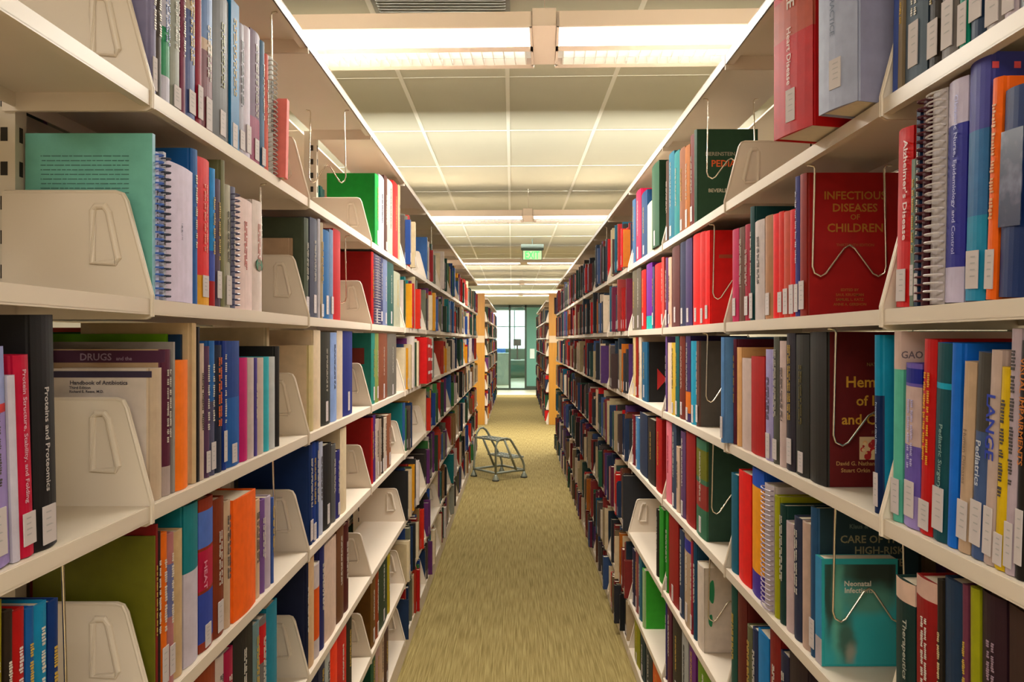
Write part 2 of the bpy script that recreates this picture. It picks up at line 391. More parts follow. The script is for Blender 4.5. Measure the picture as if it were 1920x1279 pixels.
# ---------------------------------------------------------------- books
WHITE = bc('d0c6c0'); INK = (.05, .04, .04, 1)
def cover_mb(t, h, d, spine, front, bands=(), soft=False, back=None):
    b = MB(); w = .0011 if soft else .0028
    w = min(w, t * .22); bul = min(.0045, t * .16) if not soft else .0006; g = .006
    if soft: outer = [(d, 0), (.0006, 0), (0, .0006), (0, t - .0006), (.0006, t), (d, t)]
    else:
        outer = [(d, 0), (.010, 0), (.0075, .0009), (bul, 0)]
        for k in range(1, 6):
            f = k / 6; outer.append((bul * (1 - math.sin(math.pi * f)), t * f))
        outer += [(bul, t), (.0075, t - .0009), (.010, t), (d, t)]
    inner = [(d, t - w), (g, t - w), (g, w), (d, w)]
    poly = outer + inner; n = len(poly); no = len(outer)
    cuts = sorted(set([0, h] + [max(0, min(h, h * f)) for a in bands for f in a[:2]]))
    for z0, z1 in zip(cuts, cuts[1:]):
        zc = (z0 + z1) / 2 / h; sc = spine
        for f0, f1, c in bands:
            if f0 <= zc <= f1: sc = c
        for i in range(n):
            j = (i + 1) % n; p, q = poly[i], poly[j]
            if i == 0: c = front
            elif i < no - 2: c = sc
            elif i == no - 2: c = back or front
            else: c = front
            b.quad([(p[0], p[1], z0), (q[0], q[1], z0), (q[0], q[1], z1), (p[0], p[1], z1)], c)
    for z, rev in ((0, True), (h, False)):
        def q4(ids):
            P = [(poly[i][0], poly[i][1], z) for i in ids]; b.quad(P[::-1] if rev else P, front)
        q4([n - 1] + list(range(0, 1)) + [1, n - 2] if False else [0, 1, n - 2, n - 1])
        q4(list(range(1, no - 1)) + [n - 3, n - 2]); q4([no - 2, no - 1, no, n - 3])
    return b
def fix(mb, side):
    """shelf side: local x is depth into the shelf; mirrored for the left row"""
    if side == -1:
        mb.v = [(-x, y, z) for x, y, z in mb.v]
    return mb
def recalc(me):
    import bmesh
    bm = bmesh.new(); bm.from_mesh(me); bmesh.ops.recalc_face_normals(bm, faces=bm.faces); bm.to_mesh(me); bm.free()
NBOOK = 0; BOOKS = []      # (object, side, level, bay, colour name, thickness, height)
def cname(h):
    r, g, b = [int(h[i:i + 2], 16) for i in (0, 2, 4)]; mxx, mn = max(r, g, b), min(r, g, b); v = mxx / 255; s = (mxx - mn) / max(1, mxx)
    if mxx == mn: hue = 0
    elif mxx == r: hue = (60 * (g - b) / (mxx - mn)) % 360
    elif mxx == g: hue = 120 + 60 * (b - r) / (mxx - mn)
    else: hue = 240 + 60 * (r - g) / (mxx - mn)
    if v < .20: return 'black'
    if s < .14: return 'white' if v > .8 else 'light grey' if v > .62 else 'grey' if v > .36 else 'charcoal'
    if s < .32:
        if 15 <= hue < 75: return 'cream' if v > .68 else 'tan' if v > .5 else 'grey brown' if v > .3 else 'dark brown'
        if 75 <= hue < 200: return 'grey green' if v > .4 else 'dark green'
        if 200 <= hue < 290: return 'lavender' if v > .6 else 'slate blue' if v > .35 else 'dark slate'
        return 'pale pink' if v > .7 else 'dusty mauve' if v > .4 else 'dark plum'
    if hue < 12 or hue >= 345: return ('bright red' if v > .8 else 'red' if v > .6 else 'dark red' if v > .4 else 'maroon') if s > .5 else ('pink' if v > .6 else 'maroon')
    if hue < 40: return ('orange' if s > .6 else 'peach') if v > .7 else 'brown' if v > .35 else 'dark brown'
    if hue < 68: return ('yellow' if s > .5 else 'cream') if v > .7 else 'mustard' if s > .6 and v > .5 else 'olive'
    if hue < 160: return 'bright green' if v > .55 else 'green' if v > .4 else 'dark green'
    if hue < 198: return 'turquoise' if v > .65 else 'teal' if v > .35 else 'dark teal'
    if hue < 250: return 'light blue' if v > .7 and s < .6 else 'blue' if v > .5 else 'navy'
    if hue < 300: return 'purple' if v > .4 else 'dark purple'
    return 'magenta' if v > .6 else 'plum'
def put_text(root, side, txt, size, col, where, name='title_lettering', maxlen=None, bold=False, rot=True):
    """where=('spine', v centre, z top) reads downward; or ('cover', u centre, z baseline)"""
    vs, fs, a, b = text_mesh(txt, size, bold); L = b - a; k = 1
    if where[0] == 'spine':
        hh = max(v.co.z for v in root.data.vertices); zt = where[2]
        if L > zt - .06: zt = max(zt, hh * .93)
        where = (where[0], where[1], zt); maxlen = min(maxlen or 9, zt - .06)
    if maxlen and L > maxlen: k = maxlen / L
    m = MB()
    for v in vs:
        x = (v.x - a) * k; y = v.y * (k if where[0] == 'spine' else k)
        if where[0] == 'spine':
            _, vc, zt = where
            # seen from the aisle; top of the letters faces right for a downward title
            yy = (y - size * k * .36)
            p = (-.0009, vc + (yy if side == -1 else -yy), zt - x)
        else:
            _, uc, zb = where
            xx = (x - L * k / 2)
            p = (uc + (xx if side == 1 else -xx), -.0008, zb + y)
        m.v.append(p)
    m.f = fs; m.c = [col] * len(fs); m.m = [0] * len(fs)
    fix(m, side); return m.build(name, M['ink'], root)
def squiggle(t, h, z0, z1, col, side, rows=1, rnd=random):
    """illegible title: uneven little bars running down the spine"""
    m = MB(); hw = min(.0045, t * .26)
    for rr in range(rows):
        vc = t / 2 + (0 if rows == 1 else (rr - .5) * hw * 2.1); z = z1
        k = hw * (1 if rows == 1 else .75)
        while z > z0:
            for _ in range(rnd.randint(3, 8)):
                l = rnd.uniform(.35, .7) * k; a = rnd.uniform(.55, 1) * k; o_ = rnd.uniform(-.15, .15) * k
                if z - l < z0: break
                m.box(-.0010, -.0002, vc - a * .8 + o_, vc + a * .8 + o_, z - l, z, col, skip='e'); z -= l + k * .3
            z -= k * 1.1
            if z < z0 + k: break
    return m
def make_book(side, lev, bay, Y, t, h, d, hexc, o):
    global NBOOK
    name = 'binder' if o.get('binder') else 'book'
    spine = bc(hexc); front = bc(o['cover']) if 'cover' in o else spine
    soft = o.get('soft', t < .012); bands = [(a, b, bc(c)) for a, b, c in o.get('bands', ())]
    X = o.get('X', XF + .008 + o.get('sb', 0)); z = EYE + LV[side][lev] + .0008
    d = min(d, .188)
    cb = fix(cover_mb(t, h, d, spine, front, bands, soft), side)
    r = cb.build(name, M['cover'], loc=(side * X, Y, z)); recalc(r.data)
    w = .0011 if soft else .0028; w = min(w, t * .22)
    if t > .004:
        p = MB(); p.box(.0062, d - (.001 if soft else .004), w + .0002, t - w - .0002, .0005 if soft else .003, h - (.0008 if soft else .0035)); fix(p, side).build('pages', M['paper'], r); recalc(r.children[-1].data)
    rnd = random.Random(int(Y * 9973) + lev * 17 + side)
    if o.get('lab', True) and t > .006 and (rnd.random() < .82 or 'lh' in o):
        lw = min(t * .80, .026); lh = o.get('lh', rnd.uniform(.034, .058)); lz = o.get('lz', rnd.uniform(.004, .016)) ; m = MB(); v0 = t / 2 - lw / 2
        m.box(-.0008, .0004, v0, v0 + lw, lz, lz + lh, WHITE if 'labc' not in o else bc(o['labc']))
        for k in range(4):
            zz = lz + lh * (.82 - k * .17); m.quad([(-.0011, v0 + lw * .2, zz), (-.0011, v0 + lw * rnd.uniform(.55, .8), zz), (-.0011, v0 + lw * .6, zz + .0016), (-.0011, v0 + lw * .2, zz + .0016)], (.36, .34, .33, 1))
        fix(m, side).build('call_number_label', M['label'], r)
    ti = o.get('title')
    if ti:
        for q in (ti if isinstance(ti, list) else [ti]):
            txt, size, c, where = q[:4]; put_text(r, side, txt, size, bc(c), where, maxlen=q[4] if len(q) > 4 else None, bold=True)
    elif o.get('sq', True) and t > .007:
        lum = sum(spine[:3]) / 3; col = o.get('tc'); col = bc(col) if col else (INK if lum > .30 else rnd.choice([bc('d8d0c0'), bc('c8a860'), bc('d8d0c0')]))
        m = squiggle(t, h, h * .36, h * rnd.uniform(.74, .92), col, side, 1 if t < .03 else 2, rnd)
        if m.v: fix(m, side).build('title_lettering', M['ink'], r)
    for (u0, u1, z0, z1, c) in o.get('art', ()):     # printed fields on the front cover
        m = MB(); m.box(u0, u1, -.0006, .0002, z0, z1, bc(c)); fix(m, side).build('cover_print', M['label'], r)
    if o.get('coil'):
        m = MB(); n = int(h / .0105); cc = bc(o['coil'])
        for k in range(n):
            zz = .006 + k * .0105; m.tube([(.003 + .008 * math.cos(a) - .004, t / 2 + t * .52 * math.sin(a), zz) for a in [2 * math.pi * i / 10 for i in range(10)]], .0014, cc, seg=5, closed=True)
        fix(m, side).build('spiral_binding', M['coil'], r)
    if o.get('fn'): o['fn'](r, side, t, h, d)
    if o.get('lean'): r.rotation_euler = (math.radians(o['lean']), 0, 0)
    if 'rz' in o: r.rotation_euler = (0, 0, math.radians(o['rz'] * side))
    r['category'] = name
    if 'label' in o: r['label'] = o['label']
    BOOKS.append((r, side, lev, bay, cname(hexc), t, h)); NBOOK += 1
    return r
def row(side, lev, bay, items):
    """items: (x near, x far, y top, colour, options) read off at the spine plane, nearest book first"""
    for it in items:
        xa, xb, yt, c = it[:4]; o = dict(it[4]) if len(it) > 4 else {}
        X = XF + .008
        Ya = F * X / abs(xa - VX); Yb = F * X / abs(xb - VX)
        lo, hi = J(bay - 1) + .006, J(bay) - .006
        Ya, Yb = max(Ya, lo), min(Yb, hi)
        if Yb - Ya < .004: continue
        if 'Y' in o: Ya = o['Y']; Yb = Ya + o['t']
        lv = LV[side][lev]; h = o.get('h') or (VY - yt) / F * Ya - lv
        nxt = (LV[side][lev - 1] if lev else TOP[side]) - lv - .032
        h = max(.12, min(h, nxt)) if 'h' not in o else h
        d = o.get('d', min(.225, max(.13, h * .74)))
        make_book(side, lev, bay, Ya, Yb - Ya - .0012, h, d, c, o)

def lines(col, u0, u1, z1, n, dz, th=.0012):
    def f(r, side, t, h, d):
        rnd = random.Random(5); m = MB()
        for k in range(n):
            u = u0
            while u < u1:
                w = rnd.uniform(.004, .014); m.box(u, min(u + w, u1), -.0007, -.0001, z1 - k * dz - th, z1 - k * dz, bc(col)); u += w + .002
        fix(m, side).build('cover_print', M['ink'], r)
    return f
def ctext(items):
    def f(r, side, t, h, d):
        for txt, size, c, u, z, *ml in items: put_text(r, side, txt, size, bc(c), ('cover', u, z), 'cover_lettering', ml[0] if ml else None, bold=True)
    return f
def multi(*fs):
    def f(*a):
        for g_ in fs: g_(*a)
    return f
def green_oval(r, side, t, h, d):
    m = MB(); pts = [(t / 2 + t * .33 * math.cos(a), h * .42 + .013 * math.sin(a)) for a in [2 * math.pi * i / 20 for i in range(20)]]
    m.prism(pts, 'x', -.0009, 0, bc('2c6a48')); fix(m, side).build('printed_emblem', M['ink'], r)
def leaf_logo(r, side, t, h, d):
    m = MB()
    for cz, rz, ru, cu in ((h * .72, .034, .010, .030), (h * .38, .018, .007, .026)):
        pts = [(cu + ru * math.cos(a) * (1.2 if math.cos(a) < 0 else .5), cz + rz * math.sin(a)) for a in [2 * math.pi * i / 20 for i in range(20)]]
        m = MB(); m.prism(pts, 'y', -.0009, 0, bc('2a8a5c')); fix(m, side).build('printed_leaf', M['ink'], r)
    for k in range(3): m = MB(); m.box(.085, .100, -.0009, 0, h * .62 - k * .020, h * .62 - k * .020 + .012, bc('a08a70')); fix(m, side).build('printed_mark', M['ink'], r)
def redblobs(u0, u1, z0, z1, n=60, cols=('c02818', 'e8b080', 'a81810', 'f0d0a0')):
    def f(r, side, t, h, d):
        rnd = random.Random(3); m = MB(); m.box(u0, u1, -.0006, .0002, z0, z1, bc('e0c098'))
        for k in range(n):
            cu, cz, rr = rnd.uniform(u0 + .004, u1 - .004), rnd.uniform(z0 + .004, z1 - .004), rnd.uniform(.002, .007); c = bc(rnd.choice(cols)); y = -.0007 - k * .000006
            pts = [(min(u1, max(u0, cu + rr * math.cos(a))), y, min(z1, max(z0, cz + rr * math.sin(a)))) for a in [2 * math.pi * i / 9 for i in range(9)]]; m.quad(pts, c)
        fix(m, side).build('cover_picture', M['label'], r)
    return f
def blob_mat(name, base, blobs, noise=0):
    m = bpy.data.materials.new(name); m.use_nodes = True; nt = m.node_tree; b = nt.nodes['Principled BSDF']; b.inputs['Roughness'].default_value = .35
    tc = nt.nodes.new('ShaderNodeTexCoord'); nn = nt.nodes.new('ShaderNodeTexNoise'); nn.inputs['Scale'].default_value = 45 if noise else 18; nn.inputs['Detail'].default_value = 5
    nt.links.new(tc.outputs['Object'], nn.inputs['Vector'])
    ad = nt.nodes.new('ShaderNodeVectorMath'); ad.operation = 'MULTIPLY_ADD'; ad.inputs[1].default_value = (.03, 0, .03)
    nt.links.new(nn.outputs['Color'], ad.inputs[0]); nt.links.new(tc.outputs['Object'], ad.inputs[2]); cur = None
    for cu, cz, ru, rz, c, soft in blobs:
        mp = nt.nodes.new('ShaderNodeVectorMath'); mp.operation = 'SUBTRACT'; mp.inputs[1].default_value = (cu + .015, 0, cz + .015); nt.links.new(ad.outputs[0], mp.inputs[0])
        sc = nt.nodes.new('ShaderNodeVectorMath'); sc.operation = 'MULTIPLY'; sc.inputs[1].default_value = (1 / ru, 0, 1 / rz); nt.links.new(mp.outputs[0], sc.inputs[0])
        ln = nt.nodes.new('ShaderNodeVectorMath'); ln.operation = 'LENGTH'; nt.links.new(sc.outputs[0], ln.inputs[0])
        mr = nt.nodes.new('ShaderNodeMapRange'); mr.interpolation_type = 'SMOOTHSTEP'; mr.inputs[1].default_value = 1 + soft; mr.inputs[2].default_value = 1 - soft; nt.links.new(ln.outputs['Value'], mr.inputs[0])
        mx = nt.nodes.new('ShaderNodeMix'); mx.data_type = 'RGBA'; nt.links.new(mr.outputs[0], mx.inputs['Factor'])
        if cur: nt.links.new(cur, mx.inputs[6])
        else: mx.inputs[6].default_value = bc(base)
        mx.inputs[7].default_value = bc(c); cur = mx.outputs[2]
    if noise:
        cr = nt.nodes.new('ShaderNodeValToRGB'); cr.color_ramp.elements[0].position = .48; cr.color_ramp.elements[0].color = bc(base); cr.color_ramp.elements[1].position = .72; cr.color_ramp.elements[1].color = bc('808098')
        nn.inputs['Scale'].default_value = 28; nt.links.new(nn.outputs['Fac'], cr.inputs[0]); cur = cr.outputs[0]
    nt.links.new(cur, b.inputs['Base Color']); return m
def portrait(r, side, t, h, d):     # face in dark green shades on the turquoise cover
    m = MB(); m.box(.006, d - .004, -.0006, .0002, .004, h - .010)
    fix(m, side).build('cover_picture', blob_mat('portrait_print', '4a9c9c', [(.070, .175, .075, .030, '3c5a4e', .5), (.100, .160, .045, .048, '26342b', .4), (.082, .118, .050, .026, '5c8c7c', .5), (.014, .130, .011, .075, '2e463e', .5), (.030, .100, .010, .085, '6aa490', .7), (.045, .045, .014, .040, '456457', .5), (.052, .024, .009, .018, '8f8f80', .7)]), r)
def cloudy(r, side, t, h, d):
    m = MB(); m.box(.006, d - .004, -.0008, .0002, h * .32, h * .93); fix(m, side).build('cover_picture', M['cloud'], r)
    m = MB(); m.box(-.0009, .0002, .003, t - .003, h * .34, h * .8); fix(m, side).build('spine_picture', M['cloud'], r)
M['cloud'] = blob_mat('cloudy_print', '16284e', [(0, 0, .1, .1, '16284e', .5)], 1)
# ---- left row -------------------------------------------------------------
row(-1, 0, 1, [
 (286, 296, 0, '8f8ba3', dict(h=.25, sb=.0)), (296, 306, 0, '4a4038', dict(h=.255)),
 (306, 324, 0, 'c9c6d0', dict(h=.25, bands=[(.17, .47, '2f8a5a')], lab=True, tc='4a5a90')), (324, 342, 0, 'a5a79b', dict(h=.26)), (342, 351, 0, '7a3b4f', dict(h=.26)),
 (351, 371, 0, '3f4a7a', dict(h=.26, bands=[(.70, .76, 'b8a890')])), (371, 382, 0, '8e1f38', dict(h=.25, sq=False)),
 (382, 403, 0, '6a3036', dict(h=.25, bands=[(.56, .64, 'c0a890'), (.64, 1, '5f7ba8')])), (403, 433, 0, '45403a', dict(h=.27, tc='8a8448')),
 (433, 449, -5, '2f6f9a', dict(soft=True)), (449, 461, 40, 'a8a4ac', dict(tc='202020')), (461, 473, 47, 'd8cfd8', dict(cover='d8cbd4', sq=False)),
 (473, 491, 52, '5a3550', dict(bands=[(.0, .35, '8a3050')])), (491, 499, 75, '4a6a86', {}), (499, 506, 100, 'c8553a', dict(lab=False)),
 (506, 516, 104, 'b9b9ae', dict(coil='c8c8c0', lab=False)), (516, 521, 182, 'f08f85', dict(X=.515, lab=False, sq=False, lean=-4, d=.16, soft=True, label='salmon pink paper booklet leaning out at the end of the upper left shelf'))])
row(-1, 1, 1, [
 (286, 292, 250, 'a8d0dc', dict(cover='86bfae', d=.20, lab=False, sq=False, h=.245, fn=lines('4f7a70', .035, .165, .212, 9, .0068, .0014), label='mint green report with printed paragraph, standing behind the nearest left bracket')),
 (292, 299, 285, 'c9cbe0', dict(coil='5a78c0', lab=False, soft=True)), (299, 306, 258, '3d4a66', dict(sb=.02, lab=False)), (306, 312, 285, 'c8c8d0', dict(coil='3a4050', lab=False, soft=True)),
 (312, 362, 300, 'e0d5e6', dict(binder=True, X=.534, cover='d8c8dc', lab=False, sq=False, title=('I M M U N', .006, '404060', ('spine', .05, .125)), label='thick blank white binder jutting over the shelf edge, left row')),
 (362, 375, 278, '2f5e9a', dict(lab=False)), (375, 397, 293, 'd8372b', dict(bands=[(0, .20, 'e0a828')], tc='f0a090')), (397, 407, 315, '3f8fd0', dict(bands=[(0, .18, 'a82c30'), (.18, .4, '4a5aa8')], lab=False)),
 (407, 417, 335, '5a4a5a', {}), (417, 424, 300, '7f7d5c', dict(lab=False, sq=False)), (424, 436, 345, 'b0ab98', dict(tc='404038')), (436, 444, 350, '77788a', dict(coil='50506a', lab=False)),
 (444, 477, 366, 'e4cdc4', dict(tc='c06058', lab=False)), (477, 495, 374, 'e2d3c8', dict(tc='c07060', fn=green_oval, lab=False))])
row(-1, 2, 0, [
 (-60, -28, 640, '7c86a8', dict(lean=2)), (-28, 28, 655, '9c8ab8', dict(bands=[(.70, .74, 'c04040'), (.74, 1, '9aa0c8')], lean=3, lh=.05)), (28, 43, 705, 'cfc8d0', dict(lab=False, lean=3, sq=False)),
 (43, 72, 668, 'b80d45', dict(lean=3, title=('Protein Structure, Stability, and Folding', .013, 'd8b0b8', ('spine', .012, .16)), label='crimson protein structure book beside the tall black book, left foreground')),
 (72, 115, 592, '1c1a1a', dict(lean=2, title=[('Proteins and Proteomics', .012, 'c8c0b8', ('spine', .022, .185))], label='tall black proteomics book at the open end, left foreground'))])
row(-1, 2, 1, [
 (287, 309, 692, 'cdb9a0', dict(cover='d8cbbd', d=.155, sq=False, lab=False, art=[(.002, .15, .184, .1935, '2c2038')],
   fn=ctext([('Handbook of Antibiotics', .0095, '3a3440', .080, .1735, .085), ('Third Edition', .006, '4a4450', .108, .167), ('Richard E. Reese, M.D.', .0055, '3a3440', .098, .1615)]), label='white handbook of antibiotics with dark top band, behind the left bracket')),
 (309, 325, 656, '5a2c3c', dict(cover='c9ac8c', d=.185, bands=[(0, .2, 'b8a8a0')], lab=False, art=[(.0, .184, .205, .2235, '4a1c38')],
   fn=ctext([('DRUGS', .015, 'a08898', .105, .2085), ('and the', .008, 'a08898', .062, .2085)]), label='beige drugs book with a plum band, behind the white handbook')),
 (325, 329, 642, '9c948c', dict(lab=False, sq=False, d=.2)), (329, 355, 677, 'ff8c00', dict(sq=False, lab=False, X=.536, label='plain bright orange book on the third left shelf')),
 (355, 359, 627, '7aa82f', dict(sb=.038, d=.19, lab=False, sq=False)), (359, 363, 628, '14304a', dict(sb=.018, lab=False, sq=False)),
 (363, 371, 600, 'd6bd98', dict(h=.268, d=.215, lab=False, sq=False, label='tall cream box file behind the green book, third left shelf')), (371, 375, 600, '201c1c', dict(h=.262, lab=False, sq=False)),
 (375, 387, 645, 'cbb9a8', dict(tc='40342c', lab=False)), (387, 396, 650, '5a4058', {}), (396, 406, 640, '3f6da8', dict(bands=[(0, .55, '5a5a70')])),
 (406, 420, 648, '1c2436', dict(tc='f08020')), (420, 427, 640, '243a80', {}), (427, 453, 640, '1d3f7c', dict(lab=True, bands=[(0, .55, '1f5a98')], sq=False)), (453, 468, 672, 'b8006a', dict(lab=False, sq=False)),
 (468, 480, 672, 'cdbfb8', dict(lab=False, sq=False)), (480, 484, 672, '5b4f90', dict(lab=False)), (484, 498, 672, 'cbbcae', dict(lab=False, sq=False)), (498, 508, 670, '5ab4bc', dict(lab=False, sq=False)),
 (508, 519, 670, 'c9cbc6', dict(lab=False, sq=False)), (519, 527, 650, '1c1c1a', dict(lab=False, sq=False)), (527, 531, 602, 'd2c0a0', dict(h=.268, sb=.03, lab=False, sq=False, label='tall cream box file behind the thin black book, third left shelf'))])
row(-1, 3, 0, [(-30, 12, 1145, 'a89c38', {}), (12, 28, 1150, '2a2018', {}), (28, 52, 1150, 'a8202c', dict(tc='e0d0c8')), (52, 68, 1145, '2c5a90', {}), (68, 95, 1140, '2a84a8', {}), (95, 115, 1132, '1c3468', dict(bands=[(0, .55, '3a2c38')]))])
row(-1, 3, 1, [(286.5, 288, 1000, '42400f', dict(sb=.05, d=.165, lab=False, sq=False, h=.245, label='dark olive cloth volume pushed back behind the lowest left bracket')), (290, 292.5, 1000, '6c6a2c', dict(cover='66642a', lab=True, sq=False, h=.245)),
 (292.5, 297, 985, '7a1620', dict(lab=False)), (297, 304, 1000, '2a1c18', dict(lab=False)), (304, 318, 1004, 'e07a45', {}), (318, 330, 1004, 'b07a78', dict(bands=[(.45, .8, '70749a')])), (330, 347, 1000, 'cbb08a', dict(lab=False, sq=False)),
 (349, 376, 938, '007a80', dict(bands=[(0, .58, 'cfc6cc')], lab=False, sq=False, label='teal book with a white lower half, fourth left shelf')),
 (377, 404, 940, '8a3a22', dict(bands=[(.06, .38, '3a4a98'), (.40, .66, 'b01848'), (.68, .92, '5a74b8')], title=('HEAT', .02, 'e0a0b0', ('spine', .02, .155)), lz=.004)),
 (404, 424, 940, '7a3a24', {}), (424, 436, 943, 'cdb49a', dict(lab=False)), (436, 478, 940, 'ff7c20', dict(lab=False, sq=False, X=.532, label='thick bright orange volume on the fourth left shelf')),
 (478, 491, 942, 'd8b89a', dict(lab=False)), (491, 500, 940, '7a5a90', dict(lab=False)), (500, 511, 935, 'c5b8c2', dict(lab=False, sq=False)), (511, 515, 935, '4a62a0', dict(lab=False))])
row(-1, 4, 1, [(370, 408, 1245, '8a4028', {}), (408, 424, 1238, 'd0c0b4', dict(lab=False)), (424, 441, 1228, 'a01848', {}), (441, 478, 1182, '1d1a18', {}), (478, 490, 1175, '7a9090', {}), (490, 503, 1165, '7a7470', dict(bands=[(.65, .95, 'c01838')])), (503, 523, 1143, '007f92', dict(lab=False, sq=False))])
row(-1, 1, 2, [(572, 576, 432, 'b39a80', dict(sb=.035, lab=False, sq=False, h=.20)), (576, 584, 408, '4a5140', dict(sb=.004)), (584, 598, 407, '4a4c58', {}), (598, 602, 406, 'b5b0b0', dict(lab=False, sq=False)), (602, 608, 417, 'a89a80', {}), (608, 620, 430, '1f5f8e', dict(sq=False)), (620, 627, 430, '7a8fa8', dict(sq=False)), (627, 641, 418, 'b01c34', dict(sq=False, lab=False))])
row(-1, 2, 2, [(582, 591, 648, 'c6b68a', dict(cover='dcc6a8', lab=False, sq=False, d=.17)), (591, 604, 612, 'e0cdb0', dict(h=.266, lab=False, sq=False)), (604, 622, 612, '2f3028', dict(h=.262)), (622, 634, 612, '8fa3c8', dict(lab=False, h=.262)), (634, 645, 615, 'd8c8b0', dict(lab=False, sq=False)), (645, 663, 620, '252f6e', dict(lh=.06, sq=False))])
row(-1, 3, 2, [(582, 588, 828, '16305e', dict(d=.215)), (588, 594, 828, '0f3a80', {}), (594, 600, 830, '1c3a74', {}), (600, 608, 832, 'b8bcc8', dict(lab=False)), (608, 624, 838, '1e1c1c', dict(sq=False)), (624, 632, 836, '5a5a58', {}), (632, 640, 848, '2c2a66', {}), (640, 652, 805, 'e0cfae', dict(lab=False, sq=False))])
row(-1, 4, 2, [(569, 574, 1065, 'd8cfc8', dict(lab=False, sq=False, d=.2)), (576, 580, 1060, '1c2038', dict(lab=False)), (580, 592, 1045, 'd6b894', dict(lab=False, sq=False)), (592, 602, 1063, 'cfc4c0', dict(bands=[(.2, .75, 'd86838')], lab=False, sq=False)), (602, 611, 1022, '23285c', dict(lab=False)), (611, 633, 1025, 'd8c0ac', dict(sq=False, lab=False)), (634, 647, 992, '6a4630', dict(lab=False)), (647, 656, 987, '4a1218', dict(lab=False))])
row(-1, 5, 2, [(600, 612, 1200, '2c3048', {}), (612, 622, 1215, 'b8bcb4', dict(lab=False)), (622, 635, 1150, 'ff5a1a', dict(lab=False, sq=False)), (635, 652, 1180, 'c01010', {}), (652, 662, 1160, '1f1a10', dict(lab=False))])
row(-1, 0, 3, [(705, 712, 325, '1f8a48', dict(cover='178a40', d=.215, fn=lines('80c090', .10, .16, .16, 6, .010, .004), label='large green book above the second left bracket')), (712, 722, 326, 'a8a8ac', {}), (722, 728, 328, '4a3028', {}), (728, 738, 335, 'd0b0a0', {}), (738, 748, 338, 'b01c24', {}), (748, 752, 342, 'c0a888', {})])
row(-1, 1, 3, [(698, 702, 471, 'a01018', dict(cover='9a0e12', d=.22, lab=False)), (702, 712, 475, '4a4660', dict(coil='b0a8a0')), (712, 720, 477, '2c2f52', {}), (720, 728, 480, '707890', {}), (728, 740, 490, '2a5048', {}), (740, 752, 508, 'a8a890', dict(lab=False))])
row(-1, 2, 3, [(698, 705, 625, '3a7a6c', dict(cover='3c8072', d=.2, art=[(.03, .15, .15, .21, '7a3024')])), (705, 712, 625, '7f8a56', {}), (712, 728, 620, '7a4a38', {}), (728, 745, 622, '6b665c', {})])
row(-1, 3, 3, [(698, 701, 785, 'a0001c', dict(cover='980018', d=.22, lab=False)), (701, 706, 780, '4a2a60', {}), (706, 712, 788, 'b8a898', {}), (712, 717, 788, '9a8a78', {}), (717, 721, 782, '2c241c', {}), (721, 727, 785, 'c8b8a4', {}), (727, 735, 780, '8a5a44', {})])
row(-1, 5, 3, [(697, 706, 1085, '6a4a28', {}), (706, 712, 1075, '8a4020', {}), (712, 728, 1050, '2a3a28', {}), (728, 733, 1045, 'b0a030', dict(lab=False))])
row(-1, 6, 3, [(697, 706, 1225, '1f4a34', {}), (706, 714, 1225, 'b09088', {}), (714, 722, 1200, 'c0a890', {}), (722, 730, 1190, '4a2c28', {})])
# ---- right row ------------------------------------------------------------
row(1, 0, 0, [(1960, 1905, 0, 'a8b0b8', dict(h=.2, lean=2)), (1903, 1875, 0, 'c9bcc0', dict(h=.24, lean=2, lh=.06)), (1875, 1842, 0, 'b5aea8', dict(h=.24, lean=2, lh=.06)), (1842, 1812, 0, '23344e', dict(h=.23, lean=2, lh=.065, lz=.025)), (1812, 1792, 0, '1c8a70', dict(h=.25, lean=2, lh=.05)),
 (1790, 1758, 0, '7a7470', dict(h=.25, lh=.06, lean=2)), (1758, 1735, 0, '2c241e', dict(h=.23, lean=2, tc='a89048')), (1732, 1690, 0, '43505a', dict(h=.24, lh=.06, lz=.02, lean=2)), (1690, 1682, 0, '8a7a64', dict(h=.24, lab=False, lean=2)), (1682, 1656, 0, '4a5a98', dict(h=.24, lean=2, lab=False, sq=False))])
row(1, 0, 1, [(1648, 1582, 0, 'a9adbd', dict(X=.494, Y=1.222, t=.090, rz=17, d=.22, h=.29, binder=True, cover='a5a4b8', lz=.03, lh=.045, title=('CLINICAL PRACTICE', .014, '5a6478', ('spine', .05, .24)), label='thick pale lavender grey volume jutting over the upper right shelf')),
 (1580, 1521, 0, 'b82028', dict(X=.478, Y=1.362, t=.115, rz=15, d=.20, h=.30, lz=.02, lh=.055, bands=[(.55, .78, 'b05a48'), (.82, 1, '3c2820')], title=[('CARE', .03, 'c8b8a8', ('spine', .055, .285)), ('Heart Disease', .017, 'd8b0a0', ('spine', .06, .18))], label='thick red volume jutting over the upper right shelf edge'))])
row(1, 0, 2, [(1304, 1300, 243, '2c4a34', dict(cover='2f4a36', d=.225, h=.285, sq=False, lab=False, fn=ctext([('MERENSTEIN THURMAN', .016, 'b0a890', .115, .205, .17), ('PEDIATRIC', .028, 'e07048', .115, .172, .17), ('BEVERLEY ANN', .015, 'd8d0b8', .09, .095, .13)]), label='dark green pediatric book facing the aisle behind the upper wire support')),
 (1300, 1292, 250, '6a2a24', {}), (1291, 1282, 270, 'a86838', {}), (1282, 1272, 274, '8a5a40', {}), (1272, 1262, 280, '1a7a78', {}), (1262, 1252, 282, '2f6a7a', {}), (1252, 1246, 300, '4a3428', {})])
row(1, 0, 3, [(1243, 1229, 300, '2a4a34', dict(X=.52, sq=False)), (1228, 1212, 370, 'd8cfa8', dict(lab=False, sq=False)), (1212, 1201, 355, '1c3a5a', {}), (1200, 1191, 353, 'c02050', {}), (1190, 1184, 372, '4a6a8a', {})])
